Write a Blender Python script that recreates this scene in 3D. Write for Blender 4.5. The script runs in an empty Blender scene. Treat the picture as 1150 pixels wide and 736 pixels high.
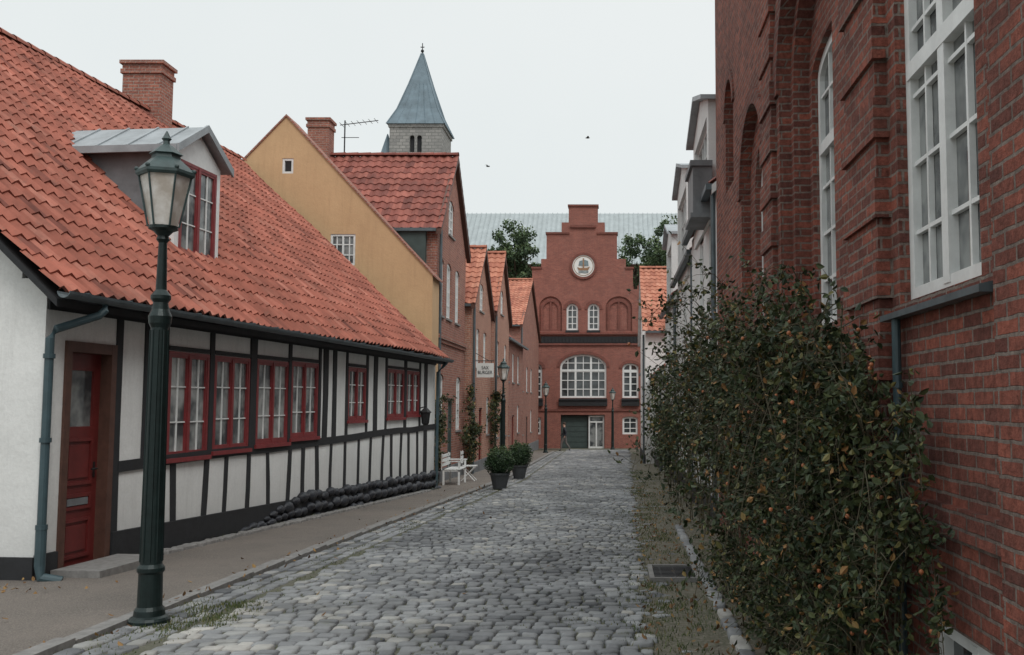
import bpy, math, random, bmesh
from mathutils import Vector, noise
from mathutils.geometry import tessellate_polygon
random.seed(7)
R=random.random
def U(a,b): return a+(b-a)*random.random()
CZ=1.7; TH=math.atan(87/1100)
def gz(y):
    return -0.02*max(-40,min(y,80))
def tph(py): return math.tan(TH+math.atan((368-py)/1100))
def kx(px,py): return (px-690)/1100*(math.cos(TH)+tph(py)*math.sin(TH))
scene=bpy.context.scene
col=scene.collection
scene.view_settings.view_transform='Standard'; scene.view_settings.look='None'; scene.view_settings.exposure=0

# ---------------------------------------------------------------- materials
MATS={}
def newmat(name):
    m=bpy.data.materials.new(name); m.use_nodes=True
    nt=m.node_tree; nt.nodes.clear()
    o=nt.nodes.new('ShaderNodeOutputMaterial'); b=nt.nodes.new('ShaderNodeBsdfPrincipled')
    nt.links.new(b.outputs[0],o.inputs[0]); MATS[name]=m
    return m,nt,b
def N(nt,t,**k):
    n=nt.nodes.new(t)
    for a,v in k.items(): setattr(n,a,v)
    return n
def mixc(nt,fac,a,b,blend='MIX'):
    n=N(nt,'ShaderNodeMix',data_type='RGBA',blend_type=blend)
    for sock,v in ((n.inputs[0],fac),(n.inputs[6],a),(n.inputs[7],b)):
        if hasattr(v,'is_linked'): nt.links.new(v,sock)
        elif isinstance(v,(int,float)): sock.default_value=v
        else: sock.default_value=(*v,1)
    return n.outputs[2]
def noi(nt,scale,detail=4,rough=.6,vec=None):
    n=N(nt,'ShaderNodeTexNoise'); n.inputs['Scale'].default_value=scale; n.inputs['Detail'].default_value=min(detail,5); n.inputs['Roughness'].default_value=rough
    if vec is None:
        g=N(nt,'ShaderNodeNewGeometry'); vec=g.outputs['Position']
    nt.links.new(vec,n.inputs['Vector']); return n.outputs['Fac']
def ramp(nt,fac,stops):
    r=N(nt,'ShaderNodeValToRGB'); e=r.color_ramp.elements
    while len(e)<len(stops): e.new(.5)
    for i,(p,c) in enumerate(stops):
        e[i].position=p; e[i].color=(*c,1) if not isinstance(c,(int,float)) else (c,c,c,1)
    nt.links.new(fac,r.inputs[0]); return r.outputs[0]
def bump(nt,b,h,strength=.3,dist=.01):
    n=N(nt,'ShaderNodeBump'); n.inputs['Strength'].default_value=strength; n.inputs['Distance'].default_value=dist
    nt.links.new(h,n.inputs['Height']); nt.links.new(n.outputs[0],b.inputs['Normal'])
def plain(name,c,rough=.7,var=.35,scale=3,bs=.3,bd=.005,bscale=40,metal=0,c2=None):
    m,nt,b=newmat(name)
    f=noi(nt,scale,5,.65)
    f=ramp(nt,f,[(.3,0),(.7,1)])
    lo=c2 if c2 else tuple(x*(1-var) for x in c)
    nt.links.new(mixc(nt,f,lo,c),b.inputs['Base Color'])
    b.inputs['Roughness'].default_value=rough; b.inputs['Metallic'].default_value=metal
    if bs: bump(nt,b,noi(nt,bscale,3),bs,bd)
    return m
def tinted(name,stops,rough=.8,dirt=.3,dscale=2,bs=.4,bscale=60,bd=.004,moss=None,mosst=(.56,.72,.6)):
    m,nt,b=newmat(name)
    a=N(nt,'ShaderNodeAttribute',attribute_name='tint')
    c=ramp(nt,a.outputs['Fac'],stops)
    f=ramp(nt,noi(nt,dscale,5,.7),[(.35,1-dirt),(.65,1.0)])
    c=mixc(nt,1.0,c,f,'MULTIPLY')
    if moss:
        f=ramp(nt,noi(nt,3.1,5,.8),[(mosst[0],0),(mosst[1],mosst[2])])
        c=mixc(nt,f,c,moss)
    nt.links.new(c,b.inputs['Base Color']); b.inputs['Roughness'].default_value=rough
    b.inputs['Specular IOR Level'].default_value=.35
    if bs: bump(nt,b,noi(nt,bscale,3),bs,bd)
    return m
def brickmat(name,c1,c2,mortar,dark,bw=.235,rh=.074,ms=.009,bs=.8,bd=.012,stain=.5):
    m,nt,b=newmat(name)
    g=N(nt,'ShaderNodeNewGeometry'); s=N(nt,'ShaderNodeSeparateXYZ'); nt.links.new(g.outputs['Position'],s.inputs[0])
    ad=N(nt,'ShaderNodeMath',operation='ADD'); nt.links.new(s.outputs[0],ad.inputs[0]); nt.links.new(s.outputs[1],ad.inputs[1])
    cb=N(nt,'ShaderNodeCombineXYZ'); nt.links.new(ad.outputs[0],cb.inputs[0]); nt.links.new(s.outputs[2],cb.inputs[1])
    nn=N(nt,'ShaderNodeTexNoise'); nn.inputs['Scale'].default_value=9; nn.inputs['Detail'].default_value=3; nt.links.new(g.outputs['Position'],nn.inputs['Vector'])
    vm=N(nt,'ShaderNodeVectorMath',operation='MULTIPLY_ADD'); nt.links.new(nn.outputs['Color'],vm.inputs[0]); vm.inputs[1].default_value=(.02,.016,0); nt.links.new(cb.outputs[0],vm.inputs[2])
    t=N(nt,'ShaderNodeTexBrick'); nt.links.new(vm.outputs[0],t.inputs['Vector'])
    t.inputs['Color1'].default_value=(*c1,1); t.inputs['Color2'].default_value=(*c2,1); t.inputs['Mortar'].default_value=(*mortar,1)
    t.inputs['Scale'].default_value=1; t.inputs['Mortar Size'].default_value=ms; t.inputs['Brick Width'].default_value=bw; t.inputs['Row Height'].default_value=rh
    t.inputs['Mortar Smooth'].default_value=.25; t.inputs['Bias'].default_value=0
    f=ramp(nt,noi(nt,1.3,5,.75),[(.38,0),(.68,stain)])
    c=mixc(nt,f,t.outputs['Color'],dark)
    f2=ramp(nt,noi(nt,22,4,.7),[(.3,.55),(.7,1.25)])
    c=mixc(nt,1.0,c,f2,'MULTIPLY')
    f3=ramp(nt,noi(nt,.5,5,.8),[(.57,0),(.75,.3)])
    c=mixc(nt,f3,c,tuple(min(1,x*1.15) for x in mortar))
    nt.links.new(c,b.inputs['Base Color']); b.inputs['Roughness'].default_value=.92; b.inputs['Specular IOR Level'].default_value=.25
    inv=N(nt,'ShaderNodeMath',operation='MULTIPLY_ADD'); nt.links.new(t.outputs['Fac'],inv.inputs[0]); inv.inputs[1].default_value=-1
    n2=noi(nt,55,4,.7); nt.links.new(n2,inv.inputs[2])
    bump(nt,b,inv.outputs[0],bs,bd)
    return m
BR=brickmat('brick_near_wall',(.39,.122,.083),(.165,.06,.048),(.27,.22,.19),(.1,.05,.043),ms=.0095,stain=.55,bs=1,bd=.016)
BRT=brickmat('brick_trim_wall',(.3,.098,.07),(.15,.056,.046),(.2,.165,.145),(.085,.043,.038),bs=1,bd=.016)
BM=brickmat('brick_row_house',(.42,.17,.12),(.3,.115,.086),(.37,.3,.26),(.2,.1,.08),bs=.4)
BO=brickmat('brick_orange_house',(.5,.24,.165),(.38,.17,.12),(.45,.37,.31),(.3,.16,.12),bs=.4)
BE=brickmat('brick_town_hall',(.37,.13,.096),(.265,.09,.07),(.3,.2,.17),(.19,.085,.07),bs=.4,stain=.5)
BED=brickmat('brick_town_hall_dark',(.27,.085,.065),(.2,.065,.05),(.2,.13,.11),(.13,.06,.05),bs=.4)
STN=brickmat('tower_stone',(.42,.40,.38),(.3,.29,.28),(.2,.2,.19),(.2,.2,.19),bw=.8,rh=.4,ms=.04)
def plastermat(name,c,dark):
    m,nt,b=newmat(name)
    f=ramp(nt,noi(nt,1.1,5,.7),[(.35,0),(.75,.55)])
    c1=mixc(nt,f,c,dark)
    g=N(nt,'ShaderNodeNewGeometry'); mp=N(nt,'ShaderNodeMapping'); mp.inputs['Scale'].default_value=(9,9,.7); nt.links.new(g.outputs['Position'],mp.inputs[0])
    f2=ramp(nt,noi(nt,1,5,.7,mp.outputs[0]),[(.5,0),(.78,.6)])
    c1=mixc(nt,f2,c1,dark)
    f4=ramp(nt,noi(nt,30,4,.7),[(.3,.91),(.6,1.0)])
    c1=mixc(nt,1.0,c1,f4,'MULTIPLY')
    f5=ramp(nt,noi(nt,5,5,.8),[(.64,0),(.7,.35)])
    c1=mixc(nt,f5,c1,tuple(x*.85 for x in dark))
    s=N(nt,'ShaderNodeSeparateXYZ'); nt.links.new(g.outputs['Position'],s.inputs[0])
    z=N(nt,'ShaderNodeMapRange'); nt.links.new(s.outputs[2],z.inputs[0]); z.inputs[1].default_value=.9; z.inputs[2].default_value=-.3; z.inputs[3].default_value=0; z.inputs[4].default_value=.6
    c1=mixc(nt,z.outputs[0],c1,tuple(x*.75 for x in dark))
    nt.links.new(c1,b.inputs['Base Color']); b.inputs['Roughness'].default_value=.9
    bump(nt,b,noi(nt,9,5,.6),.35,.02)
    return m
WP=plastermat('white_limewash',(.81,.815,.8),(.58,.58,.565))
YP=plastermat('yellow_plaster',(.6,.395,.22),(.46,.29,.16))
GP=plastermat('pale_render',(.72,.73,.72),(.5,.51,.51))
BLK=plain('black_tar_timber',(.022,.023,.026),.75,.4,8)
BST=plain('black_tar_stone',(.035,.038,.048),.5,.6,7,.8,.03,10)
RED=plain('oxblood_paint',(.25,.035,.038),.5,.35,9,.1)
RDOOR=plain('dark_red_door_paint',(.16,.024,.022),.42,.35,5,.1)
BRN=plain('brown_door_timber',(.11,.05,.035),.6,.4,8)
WHT=plain('white_paint',(.78,.79,.78),.45,.2,6,.1)
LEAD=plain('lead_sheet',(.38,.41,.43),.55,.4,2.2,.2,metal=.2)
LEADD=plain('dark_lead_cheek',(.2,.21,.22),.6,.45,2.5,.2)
ZN=plain('zinc_gutter',(.12,.15,.165),.5,.4,5,.2,metal=.3)
TEAL=plain('dark_teal_pipe_paint',(.055,.095,.11),.45,.4,4,.15)
GRN=plain('dark_green_cladding',(.055,.08,.075),.7,.3,4)
LMP=plain('lamp_green_iron',(.012,.026,.025),.4,.5,12,.25,metal=.3)
COP=plain('pale_metal_roof',(.38,.42,.43),.6,.25,1.2,.1)
SPI=plain('spire_slate_copper',(.16,.22,.26),.6,.4,.8,.1)
POT=plain('dark_zinc_pot',(.06,.065,.07),.6,.3,8)
STO=plain('granite_step',(.26,.25,.24),.85,.4,10,.5)
IRON=plain('cast_iron',(.04,.04,.042),.55,.4,20,.4,metal=.5)
STEM=plain('rose_stem_bark',(.1,.085,.05),.85,.5,20)
TRK=plain('tree_bark',(.09,.07,.05),.9,.4,6)
SIGN=plain('sign_white',(.75,.75,.72),.5,.1,4,0)
INK=plain('sign_black_lettering',(.02,.02,.025),.5,.1,4,0)
SKIN=plain('skin',(.5,.3,.22),.6,.1,4,0)
CLO=plain('dark_jacket_cloth',(.03,.033,.042),.9,.3,9,.2)
TRO=plain('taupe_trouser_cloth',(.17,.15,.14),.9,.3,9,.2)
HAIR=plain('brown_hair',(.05,.03,.02),.8,.3,30)
BIRD=plain('dark_feather',(.03,.03,.03),.8,.2,9,0)
GOLD=plain('ochre_relief',(.35,.2,.11),.7,.4,9,.3)
BLUEB=plain('dull_blue_relief',(.2,.26,.28),.7,.3,9,.2)
TILE=tinted('clay_pantile',[(0,(.23,.075,.054)),(.25,(.365,.118,.08)),(.7,(.435,.148,.102)),(1,(.5,.2,.145))],.8,.45,1.1,moss=(.16,.092,.07))
TILEO=tinted('orange_pantile',[(0,(.35,.12,.08)),(.5,(.5,.195,.125)),(1,(.58,.26,.175))],.8,.3,1.5)
TILED=tinted('brown_pantile',[(0,(.18,.058,.046)),(.5,(.29,.09,.068)),(1,(.38,.13,.097))],.75,.4,1.1,moss=(.12,.07,.06))
COB=tinted('granite_sett',[(0,(.145,.15,.16)),(.3,(.235,.24,.25)),(.75,(.34,.345,.35)),(.92,(.41,.40,.375)),(1,(.48,.46,.43))],.7,.5,.9,.8,40,.008,moss=(.115,.12,.07),mosst=(.57,.72,.5))
LEAF=tinted('rose_leaf',[(0,(.018,.03,.014)),(.45,(.042,.062,.024)),(.75,(.085,.1,.035)),(.9,(.19,.16,.05)),(1,(.34,.18,.07))],.55,.2,2,0)
BOX=tinted('boxwood_leaf',[(0,(.015,.035,.015)),(.6,(.04,.075,.03)),(1,(.08,.12,.045))],.5,.2,2,0)
TREE=tinted('tree_leaf',[(0,(.025,.05,.025)),(.6,(.07,.115,.05)),(1,(.14,.19,.08))],.6,.2,1,0)
GRS=tinted('grass_blade',[(0,(.05,.07,.025)),(.6,(.095,.125,.04)),(1,(.22,.2,.09))],.7,.2,2,0)
DEAD=tinted('dead_leaf',[(0,(.1,.05,.025)),(.6,(.22,.12,.05)),(1,(.35,.22,.08))],.8,.2,2,0)
HIP=plain('orange_rose_hip',(.5,.17,.07),.5,.3,20)
def groundmat(name,a,b2,c3,s1=1.2,s2=60,rough=.95,bs=.7):
    m,nt,b=newmat(name)
    f=ramp(nt,noi(nt,s1,5,.7),[(.35,0),(.65,1)])
    c=mixc(nt,f,a,b2)
    f2=ramp(nt,noi(nt,s2,3,.7),[(.45,0),(.65,.8)])
    c=mixc(nt,f2,c,c3)
    nt.links.new(c,b.inputs['Base Color']); b.inputs['Roughness'].default_value=rough
    bump(nt,b,noi(nt,s2*.8,4,.8),bs,.02)
    return m
DIRT=groundmat('packed_earth',(.12,.1,.075),(.075,.07,.05),(.2,.17,.13),1.5,35)
VERG=groundmat('mossy_earth',(.135,.118,.092),(.075,.078,.045),(.22,.195,.16),2.5,30)
PAVE=groundmat('gravel_asphalt',(.17,.145,.127),(.115,.1,.09),(.27,.235,.2),.9,70,.9,.7)
JOIN=groundmat('sett_joint_sand',(.11,.105,.08),(.065,.075,.038),(.16,.15,.12),2,40)
def glassmat(name,c,c2=None,sc=1.5,bm_=.06):
    m,nt,b=newmat(name)
    f=ramp(nt,noi(nt,sc,3),[(.4,0),(.6,1)])
    nt.links.new(mixc(nt,f,c,c2 or tuple(x*.4 for x in c)),b.inputs['Base Color'])
    b.inputs['Roughness'].default_value=.06; b.inputs['Specular IOR Level'].default_value=.7
    bump(nt,b,noi(nt,2.5,2),bm_,.02)
    return m
GL=glassmat('window_glass',(.08,.09,.095)); GL2=glassmat('painted_reflection_glass',(.24,.25,.245),(.045,.05,.055),2.2)  # second glass: pale blotches in the colour stand in for reflections
GL3=glassmat('pale_painted_reflection_glass',(.36,.37,.36),(.07,.075,.08),1.7)  # paler version, greyish-white reflections painted into the pane colour
m,nt,b=newmat('milky_lantern_glass')
nt.links.new(mixc(nt,ramp(nt,noi(nt,6,4),[(.4,0),(.7,1)]),(.46,.41,.36),(.72,.7,.67)),b.inputs['Base Color']); b.inputs['Roughness'].default_value=.2
LG=m

# ---------------------------------------------------------------- mesh builder
class Fr:
    def __init__(s,o,u,n): s.o=Vector((o[0],o[1],0)); s.u=Vector((u[0],u[1],0)).normalized(); s.n=Vector((n[0],n[1],0)).normalized()
    def p(s,a,d,z): return s.o+s.u*a+s.n*d+Vector((0,0,z))
WF=Fr((0,0),(1,0),(0,1))
class B:
    def __init__(s): s.v=[]; s.f=[]; s.m=[]; s.t=[]
    def add(s,vs,fs,m=0,t=.5):
        k=len(s.v); s.v+= [Vector(v) for v in vs]
        for f in fs: s.f.append([i+k for i in f]); s.m.append(m); s.t.append(t)
        return s
    def box(s,fr,a0,a1,d0,d1,z0,z1,m=0,t=.5):
        vs=[fr.p(a,d,z) for z in(z0,z1) for d in(d0,d1) for a in(a0,a1)]
        return s.add(vs,[(0,1,3,2),(4,6,7,5),(0,4,5,1),(2,3,7,6),(0,2,6,4),(1,5,7,3)],m,t)
    def poly(s,fr,outer,holes,d0,d1,m=0):
        loops=[outer]+list(holes)
        flat=[p for l in loops for p in l]
        tris=tessellate_polygon([[Vector((p[0],p[1],0)) for p in l] for l in loops])
        n=len(flat)
        vs=[fr.p(p[0],d0,p[1]) for p in flat]+[fr.p(p[0],d1,p[1]) for p in flat]
        fs=[tuple(t) for t in tris]+[tuple(i+n for i in t) for t in tris]
        k=0
        for l in loops:
            L=len(l)
            for i in range(L):
                j=(i+1)%L; fs.append((k+i,k+j,k+j+n,k+i+n))
            k+=L
        return s.add(vs,fs,m)
    def lathe(s,c,prof,seg=20,m=0,rot=0,cap=True):
        vs=[];fs=[]
        for r,z in prof:
            for i in range(seg):
                a=rot+2*math.pi*i/seg; vs.append((c[0]+r*math.cos(a),c[1]+r*math.sin(a),c[2]+z))
        for j in range(len(prof)-1):
            for i in range(seg):
                k=(i+1)%seg; fs.append((j*seg+i,j*seg+k,(j+1)*seg+k,(j+1)*seg+i))
        if cap:
            fs.append(tuple(range(seg))[::-1]); fs.append(tuple(range((len(prof)-1)*seg,len(prof)*seg)))
        return s.add(vs,fs,m)
    def tube(s,pts,r,seg=8,m=0,r2=None):
        pts=[Vector(p) for p in pts]; vs=[];fs=[];n=len(pts); r2=r if r2 is None else r2
        for i,p in enumerate(pts):
            d=(pts[min(i+1,n-1)]-pts[max(i-1,0)]).normalized()
            a=d.cross(Vector((0,0,1)))
            if a.length<.1: a=d.cross(Vector((1,0,0)))
            a.normalize(); b=d.cross(a); rr=r+(r2-r)*i/max(1,n-1)
            for k in range(seg):
                t=2*math.pi*k/seg; vs.append(p+a*math.cos(t)*rr+b*math.sin(t)*rr)
        for i in range(n-1):
            for k in range(seg):
                l=(k+1)%seg; fs.append((i*seg+k,i*seg+l,(i+1)*seg+l,(i+1)*seg+k))
        fs.append(tuple(range(seg))); fs.append(tuple(range((n-1)*seg,n*seg)))
        return s.add(vs,fs,m)
    def leaf(s,p,size,m=0,t=None,up=.3):
        a=Vector((U(-1,1),U(-1,1),U(-1,1))).normalized(); b=Vector((U(-1,1),U(-1,1),U(-.6,1)+up)).normalized()
        c=a.cross(b)
        if c.length<.05: return
        c.normalize(); b=a.cross(c); p=Vector(p); L=size*U(.6,1.25); w=L*.3
        n=a.cross(c)*(L*.12)
        s.add([p,p+a*L*.35+c*w+n,p+a*L*.72+c*w*.75+n,p+a*L,p+a*L*.72-c*w*.75+n,p+a*L*.35-c*w+n],[(0,1,2,3),(0,3,4,5)],m,R() if t is None else t)
    def ball(s,c,r,m=0,seg=10,rings=6,sc=(1,1,1),jit=0,t=.5):
        vs=[];fs=[]
        for j in range(1,rings):
            ph=math.pi*j/rings
            for i in range(seg):
                th=2*math.pi*i/seg; q=r*(1+U(-jit,jit))
                vs.append((c[0]+q*sc[0]*math.sin(ph)*math.cos(th),c[1]+q*sc[1]*math.sin(ph)*math.sin(th),c[2]+q*sc[2]*math.cos(ph)))
        for j in range(rings-2):
            for i in range(seg):
                k=(i+1)%seg; fs.append((j*seg+i,j*seg+k,(j+1)*seg+k,(j+1)*seg+i))
        n=len(vs); vs+=[(c[0],c[1],c[2]+r*sc[2]),(c[0],c[1],c[2]-r*sc[2])]
        for i in range(seg):
            k=(i+1)%seg; fs.append((n,k,i)); fs.append((n+1,(rings-2)*seg+i,(rings-2)*seg+k))
        return s.add(vs,fs,m,t)
def mk(name,b,mats,parent=None,base=(0,0,0),smooth=False,label=None,fix=True):
    me=bpy.data.meshes.new(name); base=Vector(base)
    me.from_pydata([tuple(v-base) for v in b.v],[],b.f)
    for mm in (mats if isinstance(mats,(list,tuple)) else [mats]): me.materials.append(mm)
    me.polygons.foreach_set('material_index',b.m)
    if len(set(b.t))>1:
        at=me.color_attributes.new('tint','FLOAT_COLOR','CORNER'); arr=[]
        for f,t in zip(b.f,b.t): arr+= [t,t,t,1]*len(f)
        at.data.foreach_set('color',arr)
    if fix:
        bm=bmesh.new(); bm.from_mesh(me); bmesh.ops.recalc_face_normals(bm,faces=bm.faces); bm.to_mesh(me); bm.free()
    if smooth: me.polygons.foreach_set('use_smooth',[True]*len(me.polygons))
    me.update()
    o=bpy.data.objects.new(name,me); col.objects.link(o)
    if parent is not None: o.parent=parent
    else: o.location=base
    if label: o['label']=label
    return o
def thing(name,label,cat,base,group=None):
    e=bpy.data.objects.new(name,None); e.empty_display_size=.3; col.objects.link(e); e.location=base
    e['label']=label; e['category']=cat
    if group: e['group']=group
    e_base[e.name]=Vector(base); return e
e_base={}
def bs(e): return e_base[e.name]
def part(name,b,mats,th,parent=None,smooth=False,label=None,fix=True):
    return mk(name,b,mats,parent or th,bs(th),smooth,label,fix)
def struct(name,b,mats,smooth=False,fix=True,kind='structure'):
    o=mk(name,b,mats,None,(0,0,0),smooth,None,fix); o['kind']=kind
    return o

def outline(a0,a1,z0,z1,arch=0,seg=14):
    if arch<=0: return [(a0,z0),(a1,z0),(a1,z1),(a0,z1)]
    c=(a0+a1)/2; w=(a1-a0)/2; zs=z1-arch
    return [(a0,z0),(a1,z0)]+[(c+w*math.cos(math.pi*i/seg),zs+arch*math.sin(math.pi*i/seg)) for i in range(seg+1)]
def window(th,fr,a0,a1,z0,z1,d,cols=2,rows=3,mat=None,gl=None,arch=0,fw=.06,mw=.025,dep=.06,mull=(),trans=(),sill=None,label=None,mm=.05,barmat=None,casement=0):
    mat=mat or WHT; gl=gl or GL
    b=B(); gbars=B()
    b.poly(fr,outline(a0,a1,z0,z1,arch),[outline(a0+fw,a1-fw,z0+fw,z1-fw,max(0,arch-fw*.5) if arch else 0)],d-dep,d)
    def top(a):
        if arch<=0: return z1-fw*.5
        c=(a0+a1)/2; w=(a1-a0)/2; q=min(1,abs(a-c)/w); return z1-arch+arch*math.sqrt(max(0,1-q*q))-fw*.4
    for q in mull: b.box(fr,q-mm/2,q+mm/2,d-dep+.004,d+.006,z0+fw*.5,top(q))
    for q in trans: b.box(fr,a0+fw*.5,a1-fw*.5,d-dep+.006,d+.010,q-mm/2,q+mm/2)
    if casement:
        cc=[a0]+list(mull)+[a1]
        for l,r in zip(cc,cc[1:]):
            l2=l+(fw if l==a0 else mm/2)-.002; r2=r-(fw if r==a1 else mm/2)+.002
            b.poly(fr,outline(l2,r2,z0+fw-.002,z1-fw+.002),[outline(l2+casement,r2-casement,z0+fw+casement,z1-fw-casement)],d-dep+.008,d-.008)
    bb=gbars if barmat else b
    for i in range(1,cols):
        a=a0+(a1-a0)*i/cols
        if any(abs(a-q)<.06 for q in mull): continue
        bb.box(fr,a-mw/2,a+mw/2,d-dep+.012,d-.014,z0+fw*.5,top(a))
    for j in range(1,rows):
        z=z0+(z1-z0)*j/rows
        if any(abs(z-q)<.08 for q in trans): continue
        l,r=a0+fw*.5,a1-fw*.5
        if arch>0 and z>z1-arch:
            q=math.sqrt(max(0,1-((z-(z1-arch))/arch)**2)); c=(a0+a1)/2; w=(a1-a0)/2-fw*.5; l,r=c-w*q,c+w*q
        bb.box(fr,l,r,d-dep+.014,d-.016,z-mw/2,z+mw/2)
    w=part('window',b,mat,th,label=label)
    if barmat: part('glazing_bars',gbars,barmat,th,w)
    gb=B(); gb.poly(fr,outline(a0+fw*.4,a1-fw*.4,z0+fw*.4,z1-fw*.4,arch),[],d-dep+.002,d-dep+.010)
    part('glass_pane',gb,gl,th,w)
    if sill:
        sb=B(); sb.box(fr,a0-.05,a1+.05,d-dep,sill,z0-.06,z0-.002)
        part('sill',sb,mat if mat is RED else STO,th,w)
    return w
def pantile(b,O,Uv,Vv,L,H,tw=.22,ch=.33,seg=6,amp=.026,m=0):
    O=Vector(O); Uv=Uv.normalized(); Vv=Vv.normalized(); Nn=Uv.cross(Vv)
    if Nn.z<0: Nn=-Nn
    nt_=max(1,round(L/tw)); tw=L/nt_; nc=max(1,round(H/ch)); ch=H/nc
    prof=[]
    for i in range(nt_*seg+1):
        t=(i%seg)/seg; x=i/seg*tw
        prof.append((x,amp*(math.sin(2*math.pi*t)+.35*math.sin(4*math.pi*t))))
    n=len(prof)
    sag=lambda x,v: .08*noise.noise(Vector((x*.3,v*.3,O.y)))
    for c in range(nc):
        j=[U(-.01,.01) for _ in range(nt_+1)]; jh=[U(-.005,.007) for _ in range(nt_+1)]
        vs=[]
        for vi,(v,hh) in enumerate(((c*ch-.015,.0),(c*ch-.012,.032),((c+1)*ch,.004))):
            for i,(x,h) in enumerate(prof):
                q=min(i//seg,nt_)
                vs.append(O+Uv*x+Vv*(v+(j[q] if vi<2 else 0))+Nn*(h+hh+sag(x,v)+jh[q]))
        k=len(b.v); b.v+=vs
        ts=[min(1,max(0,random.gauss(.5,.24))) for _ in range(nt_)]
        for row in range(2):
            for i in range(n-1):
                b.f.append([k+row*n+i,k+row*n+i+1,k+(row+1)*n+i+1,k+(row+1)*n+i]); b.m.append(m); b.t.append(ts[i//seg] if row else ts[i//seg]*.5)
def ridge_caps(b,P0,P1,r=.11,m=0):
    P0=Vector(P0);P1=Vector(P1);L=(P1-P0).length;n=max(1,int(L/.38));d=(P1-P0)/n
    s=d.normalized().cross(Vector((0,0,1))).normalized()
    for i in range(n):
        a=P0+d*i; e=a+d*1.05; vs=[]
        for q,rr in ((a,r*1.08),(e,r*.92)):
            for k in range(7):
                t=math.pi*k/6; vs.append(q+s*math.cos(t)*rr+Vector((0,0,math.sin(t)*rr*.9)))
        b.add(vs,[(k,k+1,k+8,k+7) for k in range(6)],m,U(.2,.7))
def chimney(th,x,y,z0,z1,w,d,mat,parent=None):
    b=B(); F=WF
    b.box(F,x-w/2,x+w/2,y-d/2,y+d/2,z0,z1-.3)
    b.box(F,x-w/2-.04,x+w/2+.04,y-d/2-.04,y+d/2+.04,z1-.3,z1-.2)
    b.box(F,x-w/2-.01,x+w/2+.01,y-d/2-.01,y+d/2+.01,z1-.2,z1-.08)
    b.box(F,x-w/2-.06,x+w/2+.06,y-d/2-.06,y+d/2+.06,z1-.08,z1)
    b.box(F,x-w/2-.05,x+w/2+.05,y-d/2-.05,y+d/2+.05,z0,z0+.35)
    return part('chimney',b,mat,th,parent)

# ---------------------------------------------------------------- left house reference line
Y0=10.6; A0,K0=-7.208,.0975
NR=math.sqrt(1+K0*K0)
def fy(px,py=455): return A0/(kx(px,py)-K0)
def fs(px,py=455): return (fy(px,py)-Y0)*NR
def fz(px,py): return CZ+tph(py)*fy(px,py)
def wallx(y): return A0+K0*y

# ---------------------------------------------------------------- ground
def strip(b,f0,f1,ys,off,m=0):
    for y0,y1 in zip(ys,ys[1:]):
        b.add([(f0(y0),y0,gz(y0)+off),(f1(y0),y0,gz(y0)+off),(f1(y1),y1,gz(y1)+off),(f0(y1),y1,gz(y1)+off)],[(0,1,2,3)],m)
def Xp(y):
    return -4.36+.035*y if y<30 else -3.31-.012*(y-30)
def Xr(y): return .12+.011*y
b=B(); ys=[-200,-40,0,40,80,400,1500]
strip(b,lambda y:-900,lambda y:900,ys,0); struct('ground',b,DIRT)
ysr=[3+i*1.0 for i in range(0,66)]
b=B(); strip(b,lambda y:Xp(y)-.02,Xr,ysr,.022,0)
b.add([(-9,68,gz(68)+.026),(9,68,gz(68)+.026),(9,76,gz(76)+.026),(-9,76,gz(76)+.026)],[(0,1,2,3)])
def sett(b,cx,cy,wx,wy,h,rot=0,base=.006,t=None):
    j=lambda k:U(-k,k)
    c,s=math.cos(rot),math.sin(rot); tilt=(j(.06),j(.06))
    vs=[]
    cor=[(-1,-1),(1,-1),(1,1),(-1,1)]
    pts=[(x*wx/2+j(.011),y*wy/2+j(.010)) for x,y in cor]
    out=[]
    for q in range(4):
        p=pts[q];n=pts[(q+1)%4];pr=pts[q-1]; k=.14
        out.append((p[0]+(pr[0]-p[0])*k,p[1]+(pr[1]-p[1])*k)); out.append((p[0]+(n[0]-p[0])*k,p[1]+(n[1]-p[1])*k))
    for sc,hh in ((1,0),(.96,h*.78),(.84,h*.98),(.45,h*1.02)):
        for x,y in out:
            X=x*sc;Y=y*sc; vs.append((cx+X*c-Y*s,cy+X*s+Y*c,gz(cy+Y)+base+hh+X*tilt[0]+Y*tilt[1]))
    fs_=[]
    for r in range(3):
        for i in range(8):
            k=(i+1)%8; fs_.append((r*8+i,r*8+k,(r+1)*8+k,(r+1)*8+i))
    fs_.append(tuple(range(24,32)))
    b.add(vs,fs_,1,min(1,max(0,random.gauss(.5,.25))) if t is None else t)
y=3.6
while y<66:
    ry=U(.125,.16) if y<36 else U(.18,.22)
    x=Xp(y)+.62; xe=Xr(y)+U(-.08,.03)
    x+=U(-.06,.06)
    while x<xe:
        w=U(.11,.21) if y<36 else U(.16,.26)
        big=noise.noise(Vector((x*.7,y*.25,0)))*.028
        wob=noise.noise(Vector((x*.5,y*.1,5)))*.07
        tt=min(1,max(0,random.gauss(.5,.23)+noise.noise(Vector((x*.4,y*.3,9)))*.4))
        sett(b,x+w/2,y+ry/2+wob+U(-.008,.008),w-.015,ry-.015,.045+U(-.009,.007)+big,U(-.06,.06),t=tt)
        x+=w
    y+=ry
for k,(off,w) in enumerate(((.10,.16),(.27,.16),(.44,.15))):
    y=3.2
    while y<62:
        l=U(.18,.28); sett(b,Xp(y)+off,y+l/2,w-.014,l-.016,.038-.004*k+U(-.008,.006),-.035+U(-.05,.05)); y+=l
struct('road',b,[JOIN,COB],smooth=True,fix=False)
b=B(); strip(b,lambda y:-30 if y<10.2 else -9,lambda y:Xp(y)-.16,[2+i for i in range(0,60)],.055)
y=2.2
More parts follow.
